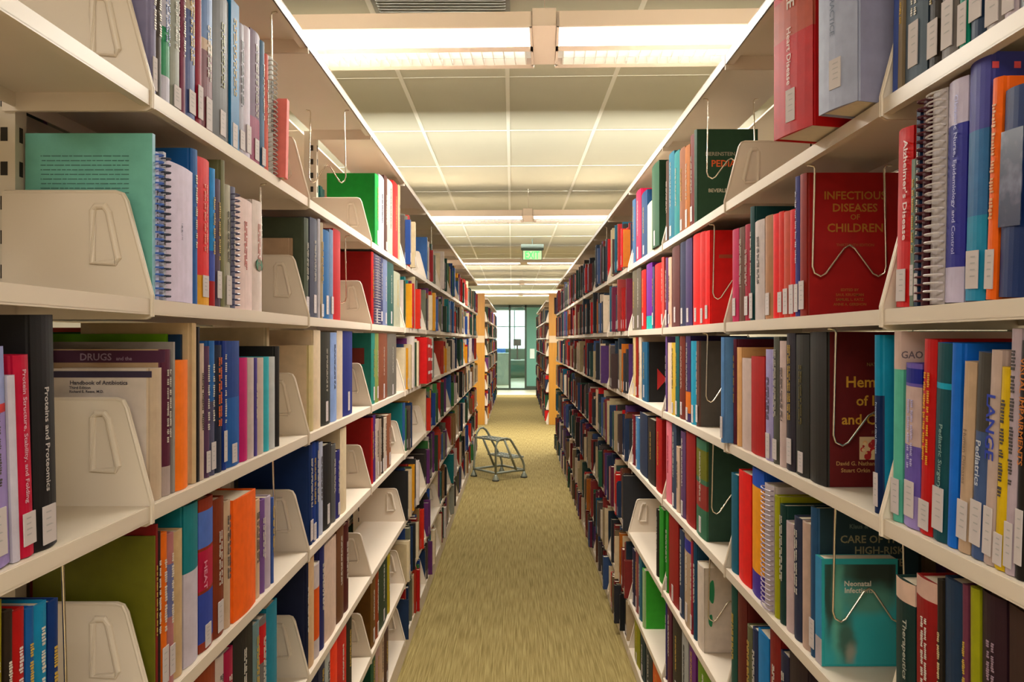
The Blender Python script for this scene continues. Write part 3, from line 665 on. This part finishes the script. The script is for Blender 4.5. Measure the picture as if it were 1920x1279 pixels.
row(1, 1, 0, [(1990, 1914, 190, '9aa098', dict(lh=.06, lean=3)), (1912, 1864, 160, '1c2f5e', dict(lean=3.5, lab=False, sq=False, fn=cloudy, label='navy book with a cloudy white pattern, right foreground')),
 (1862, 1842, 150, 'f07a20', dict(lean=3.5, lh=.045, tc='d8a070')), (1840, 1802, 98, '3a6a98', dict(lean=2.5, cover='3c4088', lab=True, lh=.045, bands=[(.7, 1, '4a4a90'), (.0, .35, '3a88a8')], sq=False, art=[(.006, .0135, .266, .2735, 'e86a70'), (.031, .0385, .266, .2735, 'e86a70')], h=.285, label='tall blue purple book with two pink squares, right foreground')),
 (1800, 1764, 145, 'cfc6d8', dict(lean=2.5, bands=[(.16, .80, '2c2c88')], tc='b8b8e0', title=('Obstetric Nurse, Epidemiology and Control', .011, 'a8a8d8', ('spine', .018, .16)), label='white spiral report with navy spine band, right foreground')),
 (1764, 1736, 148, 'c5bcb8', dict(lean=2, coil='d8d0cc', lab=False, sq=False)), (1735, 1721, 160, '4a1820', dict(lean=2, coil='502028', lab=False, sq=False)), (1720, 1712, 210, '1f2f4a', dict(lean=2)), (1712, 1704, 300, '6a7a68', dict(lean=2)),
 (1702, 1674, 238, 'c8202c', dict(lean=2, lh=.045, title=("Alzheimer's Disease", .017, 'f0d8d0', ('spine', .012, .165)), label="red Alzheimer's Disease book at the far end, right foreground"))])
row(1, 1, 1, [(1508, 1496, 322, '8a3024', dict(cover='9c1218', d=.18, h=.268, sq=False, fn=multi(ctext([('INFECTIOUS', .021, 'b07830', .095, .218, .13), ('DISEASES', .021, 'b07830', .095, .195), ('OF', .014, 'a87028', .095, .18), ('CHILDREN', .022, 'b07830', .095, .157), ('THIRTEENTH EDITION', .007, '9a5824', .095, .13), ('EDITED BY', .007, 'a86830', .085, .046), ('SAUL KRUGMAN', .007, 'a86830', .085, .037), ('SAMUEL L. KATZ', .007, 'a86830', .085, .028), ('ANNE A. GERSHON', .007, 'a86830', .085, .019)])), label='red Infectious Diseases of Children book behind a wire support')),
 (1496, 1488, 330, '3f3f80', dict(tc='c0b8c8')), (1488, 1478, 392, 'd83a38', dict(sq=False)), (1478, 1466, 395, 'c85a48', dict(sq=False)), (1466, 1457, 396, 'd84a30', dict(sq=False)), (1457, 1446, 400, 'e8103c', dict(sq=False, lab=False)), (1446, 1431, 402, 'a87a58', dict(sq=False)),
 (1430, 1412, 410, 'c9bcb4', dict(lab=False)), (1411, 1404, 387, '1f4444', dict(d=.22)), (1403, 1394, 420, 'a81c40', {}), (1393, 1383, 425, '6a4a3c', {}), (1382, 1370, 428, 'b83058', dict(sq=False))])
row(1, 1, 2, [(1328, 1320, 432, 'e81a10', dict(cover='d80c10', d=.2, sq=False, art=[(.03, .13, .185, .195, 'a85038')], label='bright red book facing the camera on the second right shelf')), (1320, 1310, 433, 'd03018', dict(sq=False)), (1310, 1297, 436, 'e03a18', dict(sq=False)), (1295, 1283, 430, '44345c', dict(sq=False)), (1283, 1273, 431, '33364e', dict(sq=False)), (1272, 1258, 455, '5a3230', dict(sq=False)), (1257, 1251, 482, 'e0b8a0', {}), (1250, 1246, 483, '6a4a70', {})])
row(1, 1, 3, [(1243, 1239, 482, 'd06058', {}), (1238, 1226, 492, 'c0201c', dict(sq=False)), (1225, 1222, 500, '4a4a60', {}), (1221, 1210, 492, '6a2a80', dict(bands=[(0, .2, '2aa8a0')], sq=False, lab=False)), (1209, 1201, 505, 'c82830', {}), (1200, 1192, 490, '5f574a', {}), (1192, 1184, 490, '6a6250', {})])
row(1, 2, 0, [(2000, 1916, 640, '9a9aa0', {}), (1915, 1898, 640, '1c1815', dict(lean=3, lh=.06, title=('VISUAL IMPAIRMENTS', .012, 'c07838', ('spine', .008, .17)), label='black visual impairments book with orange lettering, right foreground')), (1897, 1878, 618, 'b8a8ac', dict(lean=3, lh=.05)), (1878, 1858, 690, 'd8b848', dict(lean=4)),
 (1858, 1838, 658, 'c0aca0', dict(lean=4, title=('LANGE', .024, '1c3aa0', ('spine', .011, .195)), label='cream LANGE book with blue lettering, right foreground')), (1838, 1813, 662, '4a5a7c', dict(lean=4, bands=[(.62, 1, '4a4640')], title=('Pediatrics', .014, 'd0d4d8', ('spine', .012, .14)))), (1812, 1789, 680, 'bfa68c', dict(lean=4, title=('Human Diseases', .010, '8a7460', ('spine', .012, .15)))),
 (1788, 1770, 645, '0a6ac0', dict(lean=3, lab=False, sq=False)), (1770, 1742, 645, '1c4a50', dict(lean=3, cover='0a62b0', bands=[(.77, .80, '2aa0b8')], lh=.055, title=('Pediatric Surgery', .012, '8aa8a0', ('spine', .014, .15)))), (1742, 1718, 638, 'b81c24', dict(lean=3, tc='e0a850')),
 (1718, 1688, 684, '6a5aa0', dict(lean=2, bands=[(.50, .86, 'c8b0a8'), (.88, .97, '1c2480'), (0, .2, 'a090c0')], tc='c0b8d8')), (1686, 1656, 618, '70b8a0', dict(lean=1, bands=[(.80, 1, 'd0b8ac')], art=[(.0005, .185, .216, .2695, 'd0b8ac')], fn=ctext([('GAO', .014, '706468', .016, .232)]), h=.27, lh=.05, sq=False, label='mint green report with white GAO heading, right foreground'))])
row(1, 2, 1, [(1650, 1640, 617, '0a8aa8', dict(X=.535, h=.265, bands=[(0, .66, '1c2c50')], lh=.05, title=('Prevention of Oral Disease', .007, 'b8c8d8', ('spine', .005, .165)), label='teal and navy oral disease book at the right foreground joint')),
 (1545, 1514, 612, '23201c', dict(cover='5c1016', d=.19, h=.272, sq=False, lab=False, fn=multi(ctext([('NATHAN AND OSKI\'S', .009, '9a7848', .115, .212, .08), ('Hematology', .027, 'c89850', .105, .175, .16), ('of Infancy', .025, 'c89850', .105, .143), ('and Childhood', .025, 'c89850', .105, .110, .175), ('FIFTH EDITION', .008, '8a5838', .11, .093), ('David G. Nathan', .010, 'b89060', .055, .038, .075), ('Stuart Orkin', .010, 'b89060', .055, .026, .07)]), redblobs(.062, .135, .048, .088)), label='maroon Hematology of Infancy and Childhood book behind a wire support')),
 (1513, 1488, 614, '24241e', dict(tc='6a6030', h=.268)), (1487, 1471, 622, '2c2830', dict(lh=.05)), (1470, 1458, 640, 'ccb8b0', {}), (1457, 1447, 632, '5a5a50', {}), (1446, 1432, 656, 'a8a0c4', {}), (1430, 1405, 670, 'a81c28', dict(lab=False, sq=False)), (1405, 1388, 673, 'd0bcb0', dict(lab=False, sq=False)), (1387, 1379, 652, 'e0b080', dict(lab=False, sq=False, d=.2)), (1378, 1373, 618, '5a2030', dict(lab=False, h=.26)), (1372, 1367, 617, '6a90bc', dict(X=.515, h=.265, sq=False))])
row(1, 2, 2, [(1308, 1304, 640, '6a5048', dict(cover='5c564e', d=.21, lab=True, label='plain grey book facing the camera on the third right shelf')), (1303, 1293, 640, '1490a8', dict(sq=False)), (1292, 1283, 625, '3c2c54', dict(bands=[(.1, .35, 'd07848')])), (1282, 1272, 620, '6a3026', {}), (1271, 1264, 620, '1f5a58', {}), (1264, 1257, 643, 'd0b060', {}), (1257, 1250, 643, 'e0c8b0', dict(lab=False, sq=False)), (1249, 1246, 630, '6a5080', {})])
row(1, 2, 3, [(1212, 1202, 628, '2a5874', dict(cover='1c1a1a', d=.2, h=.25, fn=lambda r, side, t, h, d: (lambda m: (m.prism([(.045, .05), (.045, .14), (.085, .095)], 'y', -.0008, 0, bc('b81c28')), fix(m, side).build('printed_emblem', M['ink'], r)))(MB()), label='black book with a red triangle on the third right shelf')), (1201, 1196, 630, 'd8c8b0', {}), (1195, 1190, 632, '8a3020', {}), (1190, 1185, 632, 'd8c090', {})])
row(1, 3, 0, [(1990, 1884, 1180, '3a2620', dict(title=('Pediatric', .02, '3a8a8a', ('spine', .02, .16)))), (1880, 1834, 1112, '2e1a20', dict(tc='a08890')), (1832, 1814, 1108, '9a9a28', dict(lab=False, sq=False)), (1812, 1801, 1100, '6a3a48', dict(lab=False)), (1800, 1765, 1098, '22344a', dict(sq=False)), (1764, 1754, 1090, '2a241c', dict(tc='c8b890')),
 (1752, 1712, 1098, '8a1218', dict(bands=[(.9, 1, 'd0b0a0')], lab=False)), (1710, 1674, 1100, '16302c', dict(title=('Therapeutics', .016, 'b8b8a8', ('spine', .02, .19)), bands=[(.88, 1, 'd8bca8')], label='dark green therapeutics book with pale top, lowest right foreground'))])
row(1, 3, 1, [(1540, 1528, 1037, '4a8ab0', dict(cover='4a9a98', d=.135, h=.19, bands=[(0, .25, 'b8b0b0')], lab=False, sq=False, soft=True, fn=multi(portrait, ctext([('Neonatal', .013, 'd8ccb8', .064, .142, .052), ('Infections', .013, 'd8ccb8', .066, .130, .06)])), label='turquoise Neonatal Infections paperback behind a wire support')),
 (1527, 1516, 950, '2f4f6e', dict(cover='1f3238', d=.20, h=.272, lab=True, sq=False, fn=ctext([('Klaus & Fanaroff', .011, '5a6a64', .10, .236), ('CARE OF THE', .019, '8a8468', .105, .210, .15), ('HIGH-RISK', .019, '8a8468', .118, .190), ('NEONATE', .019, '8a8468', .118, .168)]), label='navy Care of the High-Risk Neonate book behind the turquoise paperback')),
 (1515, 1500, 985, 'c0a898', dict(lab=False, sq=False)), (1499, 1485, 975, '2e3448', dict(lab=False)), (1484, 1470, 985, 'c8b4b0', dict(lab=False, sq=False)), (1469, 1459, 950, '1c3a34', dict(lab=False)), (1458, 1449, 933, 'a8a840', dict(lab=False, sq=False)), (1448, 1430, 915, 'd0c4c0', dict(coil='a090a0', lab=False, sq=False)),
 (1429, 1407, 881, 'f0a818', dict(bands=[(0, .19, '44308a'), (.86, 1, '1c58b8')], cover='1c58b8', lab=False, sq=False, label='yellow book with blue top and purple foot, fourth right shelf')), (1405, 1382, 893, 'e03020', dict(sq=False, lab=False)), (1380, 1368, 893, '1f6074', dict(lab=False, sq=False))])
row(1, 3, 2, [(1322, 1303, 812, '3f6a50', dict(cover='30483a', d=.21, h=.285, bands=[(.30, .55, '8a3a34'), (.6, .9, '6a6a2c')])), (1301, 1284, 805, '8a0c18', dict(lab=True, sq=False)), (1283, 1274, 812, '5a4060', {}), (1272, 1266, 840, 'c8b098', dict(lab=False)), (1266, 1258, 792, '3a4454', {}), (1257, 1246, 786, 'd88088', dict(lab=False, tc='b01840'))])
row(1, 3, 3, [(1239, 1228, 788, 'a02020', {}), (1226, 1213, 790, '2a2420', {}), (1212, 1198, 780, '2a3448', dict(sq=False)), (1196, 1190, 785, '5a84a8', {}), (1189, 1184, 780, '6a2028', {})])
row(1, 4, 1, [(1510, 1476, 1238, '2a1c20', {}), (1475, 1460, 1235, '20243c', {}), (1460, 1440, 1175, '7a1818', dict(lab=False)), (1438, 1418, 1200, '1a7ab0', dict(sq=False)), (1417, 1408, 1185, '2c3450', {}), (1407, 1398, 1180, '6a6a50', {}), (1397, 1380, 1110, '5a2018', dict(sq=False)), (1379, 1368, 1090, '1f4a40', dict(lab=False))])
row(1, 4, 2, [(1317, 1305, 1060, 'd6c9b8', dict(cover='ddd0c0', d=.19, h=.245, lab=False, sq=False, fn=leaf_logo, label='white box volume with a green leaf emblem, fifth right shelf')), (1304, 1298, 1020, '1c4258', {}), (1297, 1294, 1018, 'a04048', {}), (1293, 1281, 1005, 'b09a80', dict(bands=[(.8, .93, '2c2c80')])), (1280, 1272, 1000, '2a3850', {}), (1270, 1252, 975, '8a0a12', dict(sq=False)), (1251, 1246, 960, '3f8a3c', {})])
row(1, 4, 3, [(1242, 1234, 958, '3f8a3c', dict(lab=False, sq=False)), (1233, 1229, 958, '1c1814', dict(lab=False))])
row(1, 5, 2, [(1330, 1306, 1250, '6a8a30', {}), (1302, 1290, 1215, '6a3070', {}), (1288, 1276, 1190, 'a8a8a0', {}), (1275, 1259, 1160, '2a2420', {}), (1257, 1249, 1125, '5a2838', {}), (1249, 1246, 1120, '3a3068', {})])
row(1, 5, 3, [(1207, 1203, 1050, 'a8c090', dict(cover='58b050', d=.2, h=.245, lab=False, sq=False, label='light green binder facing the camera on the sixth right shelf')), (1201, 1196, 1045, '3a6a7a', {}), (1195, 1190, 1040, '8a5050', {}), (1189, 1184, 1035, '22203c', {})])
row(1, 6, 3, [(1238, 1222, 1245, 'd06820', {}), (1221, 1209, 1228, '2a3034', {}), (1208, 1199, 1200, '0f3038', {}), (1198, 1188, 1163, '9a9a20', dict(h=.21))])

# ---- the rest of the stacks -------------------------------------------------
PALL = ['c8b494', 'd8c8a8', 'b8a888', '2a3a28', '1f3a2c', '6a4a30', '7a2420', 'a02018', '20304a', '243a6a', '3a5a88', '4a4038', '2a2420', '8a6a48', '9a3a28', '2a6a68', 'c89028', '5a3058', '6a6a58', 'd0c4b8', 'b84028', '3f6a3c', '1c1c1c', 'a0a090']
PALR = ['2a2420', '1f2a34', '3a2c28', '6a2824', '8a2a24', '202c40', '2a4038', 'c8b494', 'a89878', '4a3058', '5a3828', '2a2a2c', '7a3430', '1c4a58', 'b02820', '6a5a44', '3a4a68', '8a7a60', '2f4f38', 'd0c0a8', '5a2030', '1a1a1c', 'a06028', '48403c']
def patches(r, side, t, h, d):
    for k in range(3): m = MB(); z = h * (.20 + .29 * k); m.box(-.001, .0002, t * .25, t * .95, z, z + .016, bc('e8d8d0')); fix(m, side).build('white_patch', M['label'], r)
for k in range(2):
    make_book(-1, 2, 4, 4.60 + k * .135, .13, .255 - .008 * k, .18, 'c01824', dict(X=.49, lab=False, sq=False, fn=patches, label=f'thick red volume with white patches jutting into the aisle, {["nearer", "farther"][k]} of two'))
LIMIT = 305
far = MB()
PAGE = (.62, .53, .40, 1)
def far_book(side, X, Y, t, h, d, c, z, lean=0, label=True):
    b = MB(); w = min(.0025, t * .2)
    b.box(0, d, 0, t, 0, h, c, skip='t'); b.quad([(0, 0, h), (d, 0, h), (d, w, h), (0, w, h)], c); b.quad([(0, t - w, h), (d, t - w, h), (d, t, h), (0, t, h)], c)
    b.quad([(0, w, h), (.004, w, h), (.004, t - w, h), (0, t - w, h)], c); b.quad([(.004, w, h - .004), (d, w, h - .004), (d, t - w, h - .004), (.004, t - w, h - .004)], PAGE)
    if label: b.quad([(-.0006, t * .15, .012), (-.0006, t * .15, .055), (-.0006, t * .85, .055), (-.0006, t * .85, .012)], WHITE)
    ca, sa = math.cos(lean), math.sin(lean); n = len(far.v)
    for x, y, zz in b.v:
        y2 = y * ca - zz * sa; z2 = y * sa + zz * ca
        far.v.append((side * (X + x), Y + y2, z + z2))
    far.f += [tuple(i + n for i in (f if side == 1 else f[::-1])) for f in b.f]; far.c += b.c; far.m += b.m
def pick(side): return random.choice(PALL if side == -1 else PALR)
def fill(side, lev, y0, y1, bay, rear=False):
    lv = LV[side][lev]; gap = (LV[side][lev - 1] if lev else TOP[side]) - lv - .035
    dens = 1 if side == 1 else .8
    f = random.uniform(.50, .92) if side == -1 else random.uniform(.70, 1.0)
    if random.random() < (.08 if side == -1 else .03) and not rear: f = .3
    y = y0 + .008 + (random.uniform(0, .12) if random.random() < .3 else 0); end = y0 + (y1 - y0) * f - .008; run = 0; cc = None
    while y < end:
        if run <= 0: run = random.choice([1, 1, 1, 2, 3]); cc = pick(side); bh = random.uniform(.18, min(.265, gap))
        run -= 1; t = min(random.choice([.012, .016, .02, .025, .03, .036, .045, .055]) * random.uniform(.8, 1.2), y1 - .008 - y)
        if t < .006: break
        h = min(gap, max(.15, bh + random.uniform(-.012, .012))); c = cc if random.random() < .7 else pick(side)
        d = min(.188, max(.13, h * random.uniform(.68, .85)))
        if rear: far_book(side, XB + .05, y, t - .001, h, min(d, .2), bc(c), EYE + lv + .001, label=False)
        elif NBOOK < LIMIT and bay <= 5: make_book(side, lev, bay, y, t - .0012, h, d, c, dict(sb=random.uniform(-.004, .012)))
        else: far_book(side, XF + random.choice([random.uniform(-.022, .006), random.uniform(0, .02), random.uniform(0, .02)] if side == -1 else [random.uniform(-.03, .004), random.uniform(-.02, .01), random.uniform(0, .015)]), y, t - .001, h, d, bc(c), EYE + lv + .001, 0, random.random() < .8)
        y += t
done = set((b[1], b[2], b[3]) for b in BOOKS)
for bay in range(1, 12):
    for side in (1, -1):
        for lev in range(7):
            if bay <= 3 and ((side, lev, bay) in done or (side, lev, bay) in {(-1, 0, 2), (-1, 4, 3), (-1, 5, 1), (-1, 6, 1), (-1, 6, 2), (1, 5, 1), (1, 6, 1), (1, 6, 2)}): continue
            if (side, lev, bay) == (-1, 2, 4): fill(side, lev, J(3), 4.58, bay); continue
            fill(side, lev, J(bay - 1), J(bay), bay)
        for lev in range(7):
            fill(side, lev, J(bay - 1), J(bay), bay, rear=True)
for n in range(8):
    for side in (1, -1):
        for lev in range(7): fill(side, lev, 15.06 + BW * n, 15.06 + BW * (n + 1), 99)
fo = far.build('library_books', M['cover']); tag(fo, 'rows of small distant books filling the shelves down to the end of the aisle', 'books', kind='stuff')

# labels for the individual books: look first, then neighbours
LVN = ['top', 'second', 'third', 'fourth', 'fifth', 'sixth', 'bottom']
ON = ['first', 'second', 'third', 'fourth', 'fifth', 'sixth', 'seventh', 'eighth', 'ninth', 'tenth', 'eleventh', 'twelfth', 'thirteenth', 'fourteenth', 'fifteenth', 'sixteenth', 'seventeenth', 'eighteenth', 'nineteenth', 'twentieth'] + [f'{k}th' for k in range(21, 60)]
BN = ['nearest', 'second', 'third', 'fourth', 'fifth', 'sixth']
rows = {}
for b in BOOKS: rows.setdefault((b[1], b[2], b[3]), []).append(b)
used = set(b[0]['label'] for b in BOOKS if 'label' in b[0])
for (side, lev, bay), L in rows.items():
    L.sort(key=lambda b: b[0].location.y); sn = 'left' if side == -1 else 'right'
    for i, b in enumerate(L):
        o = b[0]; o['group'] = f'books on the {LVN[lev]} {sn} shelf'
        if 'label' in o: continue
        th = 'thin' if b[5] < .016 else 'thick' if b[5] > .042 else 'slim' if b[5] < .024 else 'medium'
        nb = []
        if i > 0: nb.append(L[i - 1][4])
        if i < len(L) - 1: nb.append(L[i + 1][4])
        where = (f'between {nb[0]} and {nb[1]} ones' if len(nb) == 2 else f'at the end beside a {nb[0]} one' if nb else 'standing alone')
        lab = f'{th} {b[4]} book {where}, {LVN[lev]} shelf, {BN[bay]} {sn} bay'
        if lab in used or len(lab.split()) > 16: lab = f'{th} {b[4]} book, {ON[i]} from the near end, {LVN[lev]} shelf, {BN[bay]} {sn} bay'
        used.add(lab); o['label'] = lab

# ---------------------------------------------------------------- wire book supports
def wire(side, lev, Y, xo=.55, width=.125, bot=.075, label=None, hookz=None, lean=0):
    """hangs from the shelf (or canopy) over level lev; W shaped presser"""
    top = (LV[side][lev - 1] - .024 if lev else TOP[side] - .001); z = LV[side][lev]; zb = z + bot
    x0, x1 = xo, min(xo + width, XB - .02); w = x1 - x0; pts = []
    pts += [(x0 - .010, 0, top - .001), (x0 + .002, 0, top - .002), (x0 + .004, 0, top - .008)]
    pts += [(x0 + .001, 0, zb + .06), (x0, 0, zb + .018), (x0 + .004, 0, zb + .006), (x0 + w * .11, 0, zb), (x0 + w * .18, 0, zb + .005)]
    pts += [(x0 + w * .43, 0, zb + .052), (x0 + w * .5, 0, zb + .058), (x0 + w * .57, 0, zb + .052), (x0 + w * .82, 0, zb + .005), (x0 + w * .89, 0, zb), (x1 - .004, 0, zb + .006), (x1, 0, zb + .018), (x1 - .001, 0, zb + .06), (x1 - .004, 0, top - .008), (x1 - .002, 0, top - .002), (x1 + .010, 0, top - .001)]
    m = MB(); m.tube([(side * a, b, c - top) for a, b, c in pts], .0021, seg=8)
    o = m.build('wire_book_support', M['chrome'], smooth=True, loc=(0, Y, EYE + top))
    tag(o, label, 'book support', 'wire book supports hanging under the shelves')
wire(-1, 0, 1.886, label='bent wire book support hanging at the end of the top left shelf, nearest bay')
wire(-1, 0, 2.69, width=.118, bot=.145, label='W shaped wire support hanging over the empty top left shelf')
wire(-1, 1, 1.805, label='wire support at the far end of the second left shelf beside white books')
wire(-1, 1, 2.70, bot=.06, label='thin wire support beside the red book on the second left shelf')
wire(-1, 3, 1.90, label='wire support hanging behind the orange volume, fourth left shelf')
wire(-1, 3, 1.02, bot=.09, label='wire support in the lower left corner beside the navy book')
wire(-1, 0, 5.42, label='wire support hanging from the left canopy, fifth bay')
wire(1, 0, 2.42, width=.14, bot=.118, label='W shaped wire support in front of the dark green pediatric book')
wire(1, 1, 1.555, width=.137, bot=.074, label='W shaped wire support in front of the red infectious diseases book')
wire(1, 1, 2.345, bot=.07, label='wire support in front of the bright red book, second right shelf')
wire(1, 2, 1.452, width=.14, bot=.075, label='wire support in front of the maroon hematology book')
wire(1, 2, 2.43, bot=.078, label='wire support in front of the plain grey book, third right shelf')
wire(1, 3, 1.455, width=.125, bot=.087, label='W shaped wire support in front of the turquoise paperback')
wire(1, 3, 2.36, bot=.087, label='wire support before the dark green book, fourth right shelf')
wire(1, 4, 2.40, bot=.10, label='wire support in front of the white box volume with the leaf')
wire(1, 4, 4.02, bot=.10, label='wire support over the empty part of the fifth right shelf')
wire(1, 0, 5.15, bot=.10, label='wire support hanging from the right canopy, fifth bay')

# ---------------------------------------------------------------- rolling step stool
r = empty('rolling_step_stool', (-.20, 9.30, 0), math.radians(-52)); tag(r, 'grey steel two step rolling stool standing in the aisle', 'step stool')
Wd = .205; R = .0125; YF = .195
def side_tube(x, pts, name='side_frame'):
    m = MB(); m.tube([(x, a, b) for a, b in pts], R, seg=10); m.build(name, M['steel'], r, smooth=True)
side_tube(-Wd, [(YF, .05), (YF, .13), (YF - .02, .19), (.0, .47), (-.03, .51), (-.07, .535), (-.115, .53), (-.15, .49), (-.165, .44), (-YF, .12), (-YF, .05)])
side_tube(Wd, [(YF, .05), (YF, .13), (YF - .02, .19), (.03, .40), (-.0, .435), (-.05, .45), (-.14, .445), (-.175, .42), (-YF, .36), (-YF, .05)])
for x in (-Wd, Wd):
    side_tube(x, [(YF, .085), (0, .085), (-YF, .085)], 'lower_rail')
    side_tube(x, [(-.08, .44), (.09, .085)], 'brace')
for nm, y0, y1, z in (('top_step', -.19, .0, .440), ('lower_step', .0, .185, .235)):
    m = MB()
    for k in range(6): a = y0 + (y1 - y0) * k / 5; m.box(-Wd, Wd, a - .004, a + .004, z - .012, z + .004)
    for x in (-Wd, -.07, .07, Wd): m.box(x - .008, x + .008, y0, y1, z - .012, z + .002)
    m.build(nm, M['steel'], r)
m = MB(); m.tube([(-Wd, -YF, .085), (Wd, -YF, .085)], R, seg=8); m.build('cross_bar', M['steel'], r, smooth=True)
m = MB(); m.tube([(-Wd, YF, .085), (Wd, YF, .085)], R, seg=8); m.build('cross_bar', M['steel'], r, smooth=True)
for x in (-Wd, Wd):
    for y in (YF, -YF):
        m = MB(); m.lathe([(.034, .004), (.036, .014), (.030, .034), (.018, .050), (.015, .070)], x, y); c = m.build('caster_cup', M['steel'], r, smooth=True)
        m = MB(); m.lathe([(.036, .0005), (.038, .003), (.038, .012), (.035, .0135)], x, y); m.build('rubber_ring', M['rubber'], c)

# ---------------------------------------------------------------- things beyond the glass
r = empty('added_fill_panel', (-.2, 29.0, CEIL)); tag(r, 'added flat light panel brightening the room beyond the glass', 'ceiling light')  # light added to brighten the dark room behind the partition
m = MB(); m.box(-.65, .65, -.65, .65, -.03, -.001); m.build('panel_frame', M['fixture'], r)
m = MB(); m.box(-.62, .62, -.62, .62, -.036, -.031); m.build('diffuser', M['diff'], r)
l = bpy.data.lights.new('fill_lamp', 'AREA'); l.size = 1.2; l.energy = 160; l.color = (.9, 1, 1); lo = bpy.data.objects.new('fill_lamp', l); C.objects.link(lo); lo.parent = r; lo.location = (0, 0, -.04)
r = empty('desk', (-.78, 28.6, .004)); tag(r, 'white counter behind the glass partition', 'desk')
m = MB(); m.box(-.9, .55, -.3, .3, 1.04, 1.08); m.build('desktop', M['white'], r)
m = MB(); m.box(-.88, .53, -.25, -.23, 0, 1.04); m.box(-.88, -.85, -.25, .28, 0, 1.04); m.box(.50, .53, -.25, .28, 0, 1.04); m.build('desk_panel', M['white'], r)
r = empty('monitor', (.0, 32.5, .004)); tag(r, 'black monitor against the bright window beyond the glass', 'monitor')
m = MB(); m.box(-.13, .17, -.02, .02, 1.30, 1.56); m.build('screen', M['mon'], r, bevel=.004)
m = MB(); m.box(-.01, .05, 0, .04, .80, 1.32); m.box(-.10, .14, -.08, .1, .77, .80); m.build('stand', M['mon'], r)
r = empty('side_table', (.05, 32.5, .004)); tag(r, 'white table under the monitor in the room beyond', 'table')
m = MB(); m.box(-.8, .6, -.3, .3, .73, .766); m.build('table_top', M['white'], r)
for x in (-.77, .57):
    for y in (-.27, .27): m = MB(); m.box(x - .02, x + .02, y - .02, y + .02, 0, .73); m.build('leg', M['frame'], r)
r = empty('office_chair', (-.62, 30.0, .004)); tag(r, 'blue chair behind the counter beyond the glass', 'chair')
m = MB(); m.box(-.22, .22, -.04, 0, .60, 1.22); m.build('backrest', M['bluechair'], r, bevel=.02)
m = MB(); m.box(-.23, .23, -.02, .42, .46, .52); m.build('seat', M['bluechair'], r, bevel=.02)
m = MB(); m.box(-.02, .02, .18, .22, .04, .46); m.box(-.28, .28, .18, .22, 0, .04); m.box(-.02, .02, -.08, .48, 0, .04); m.build('chair_base', M['frame'], r)
print('BOOKS', NBOOK, 'far faces', len(far.f))
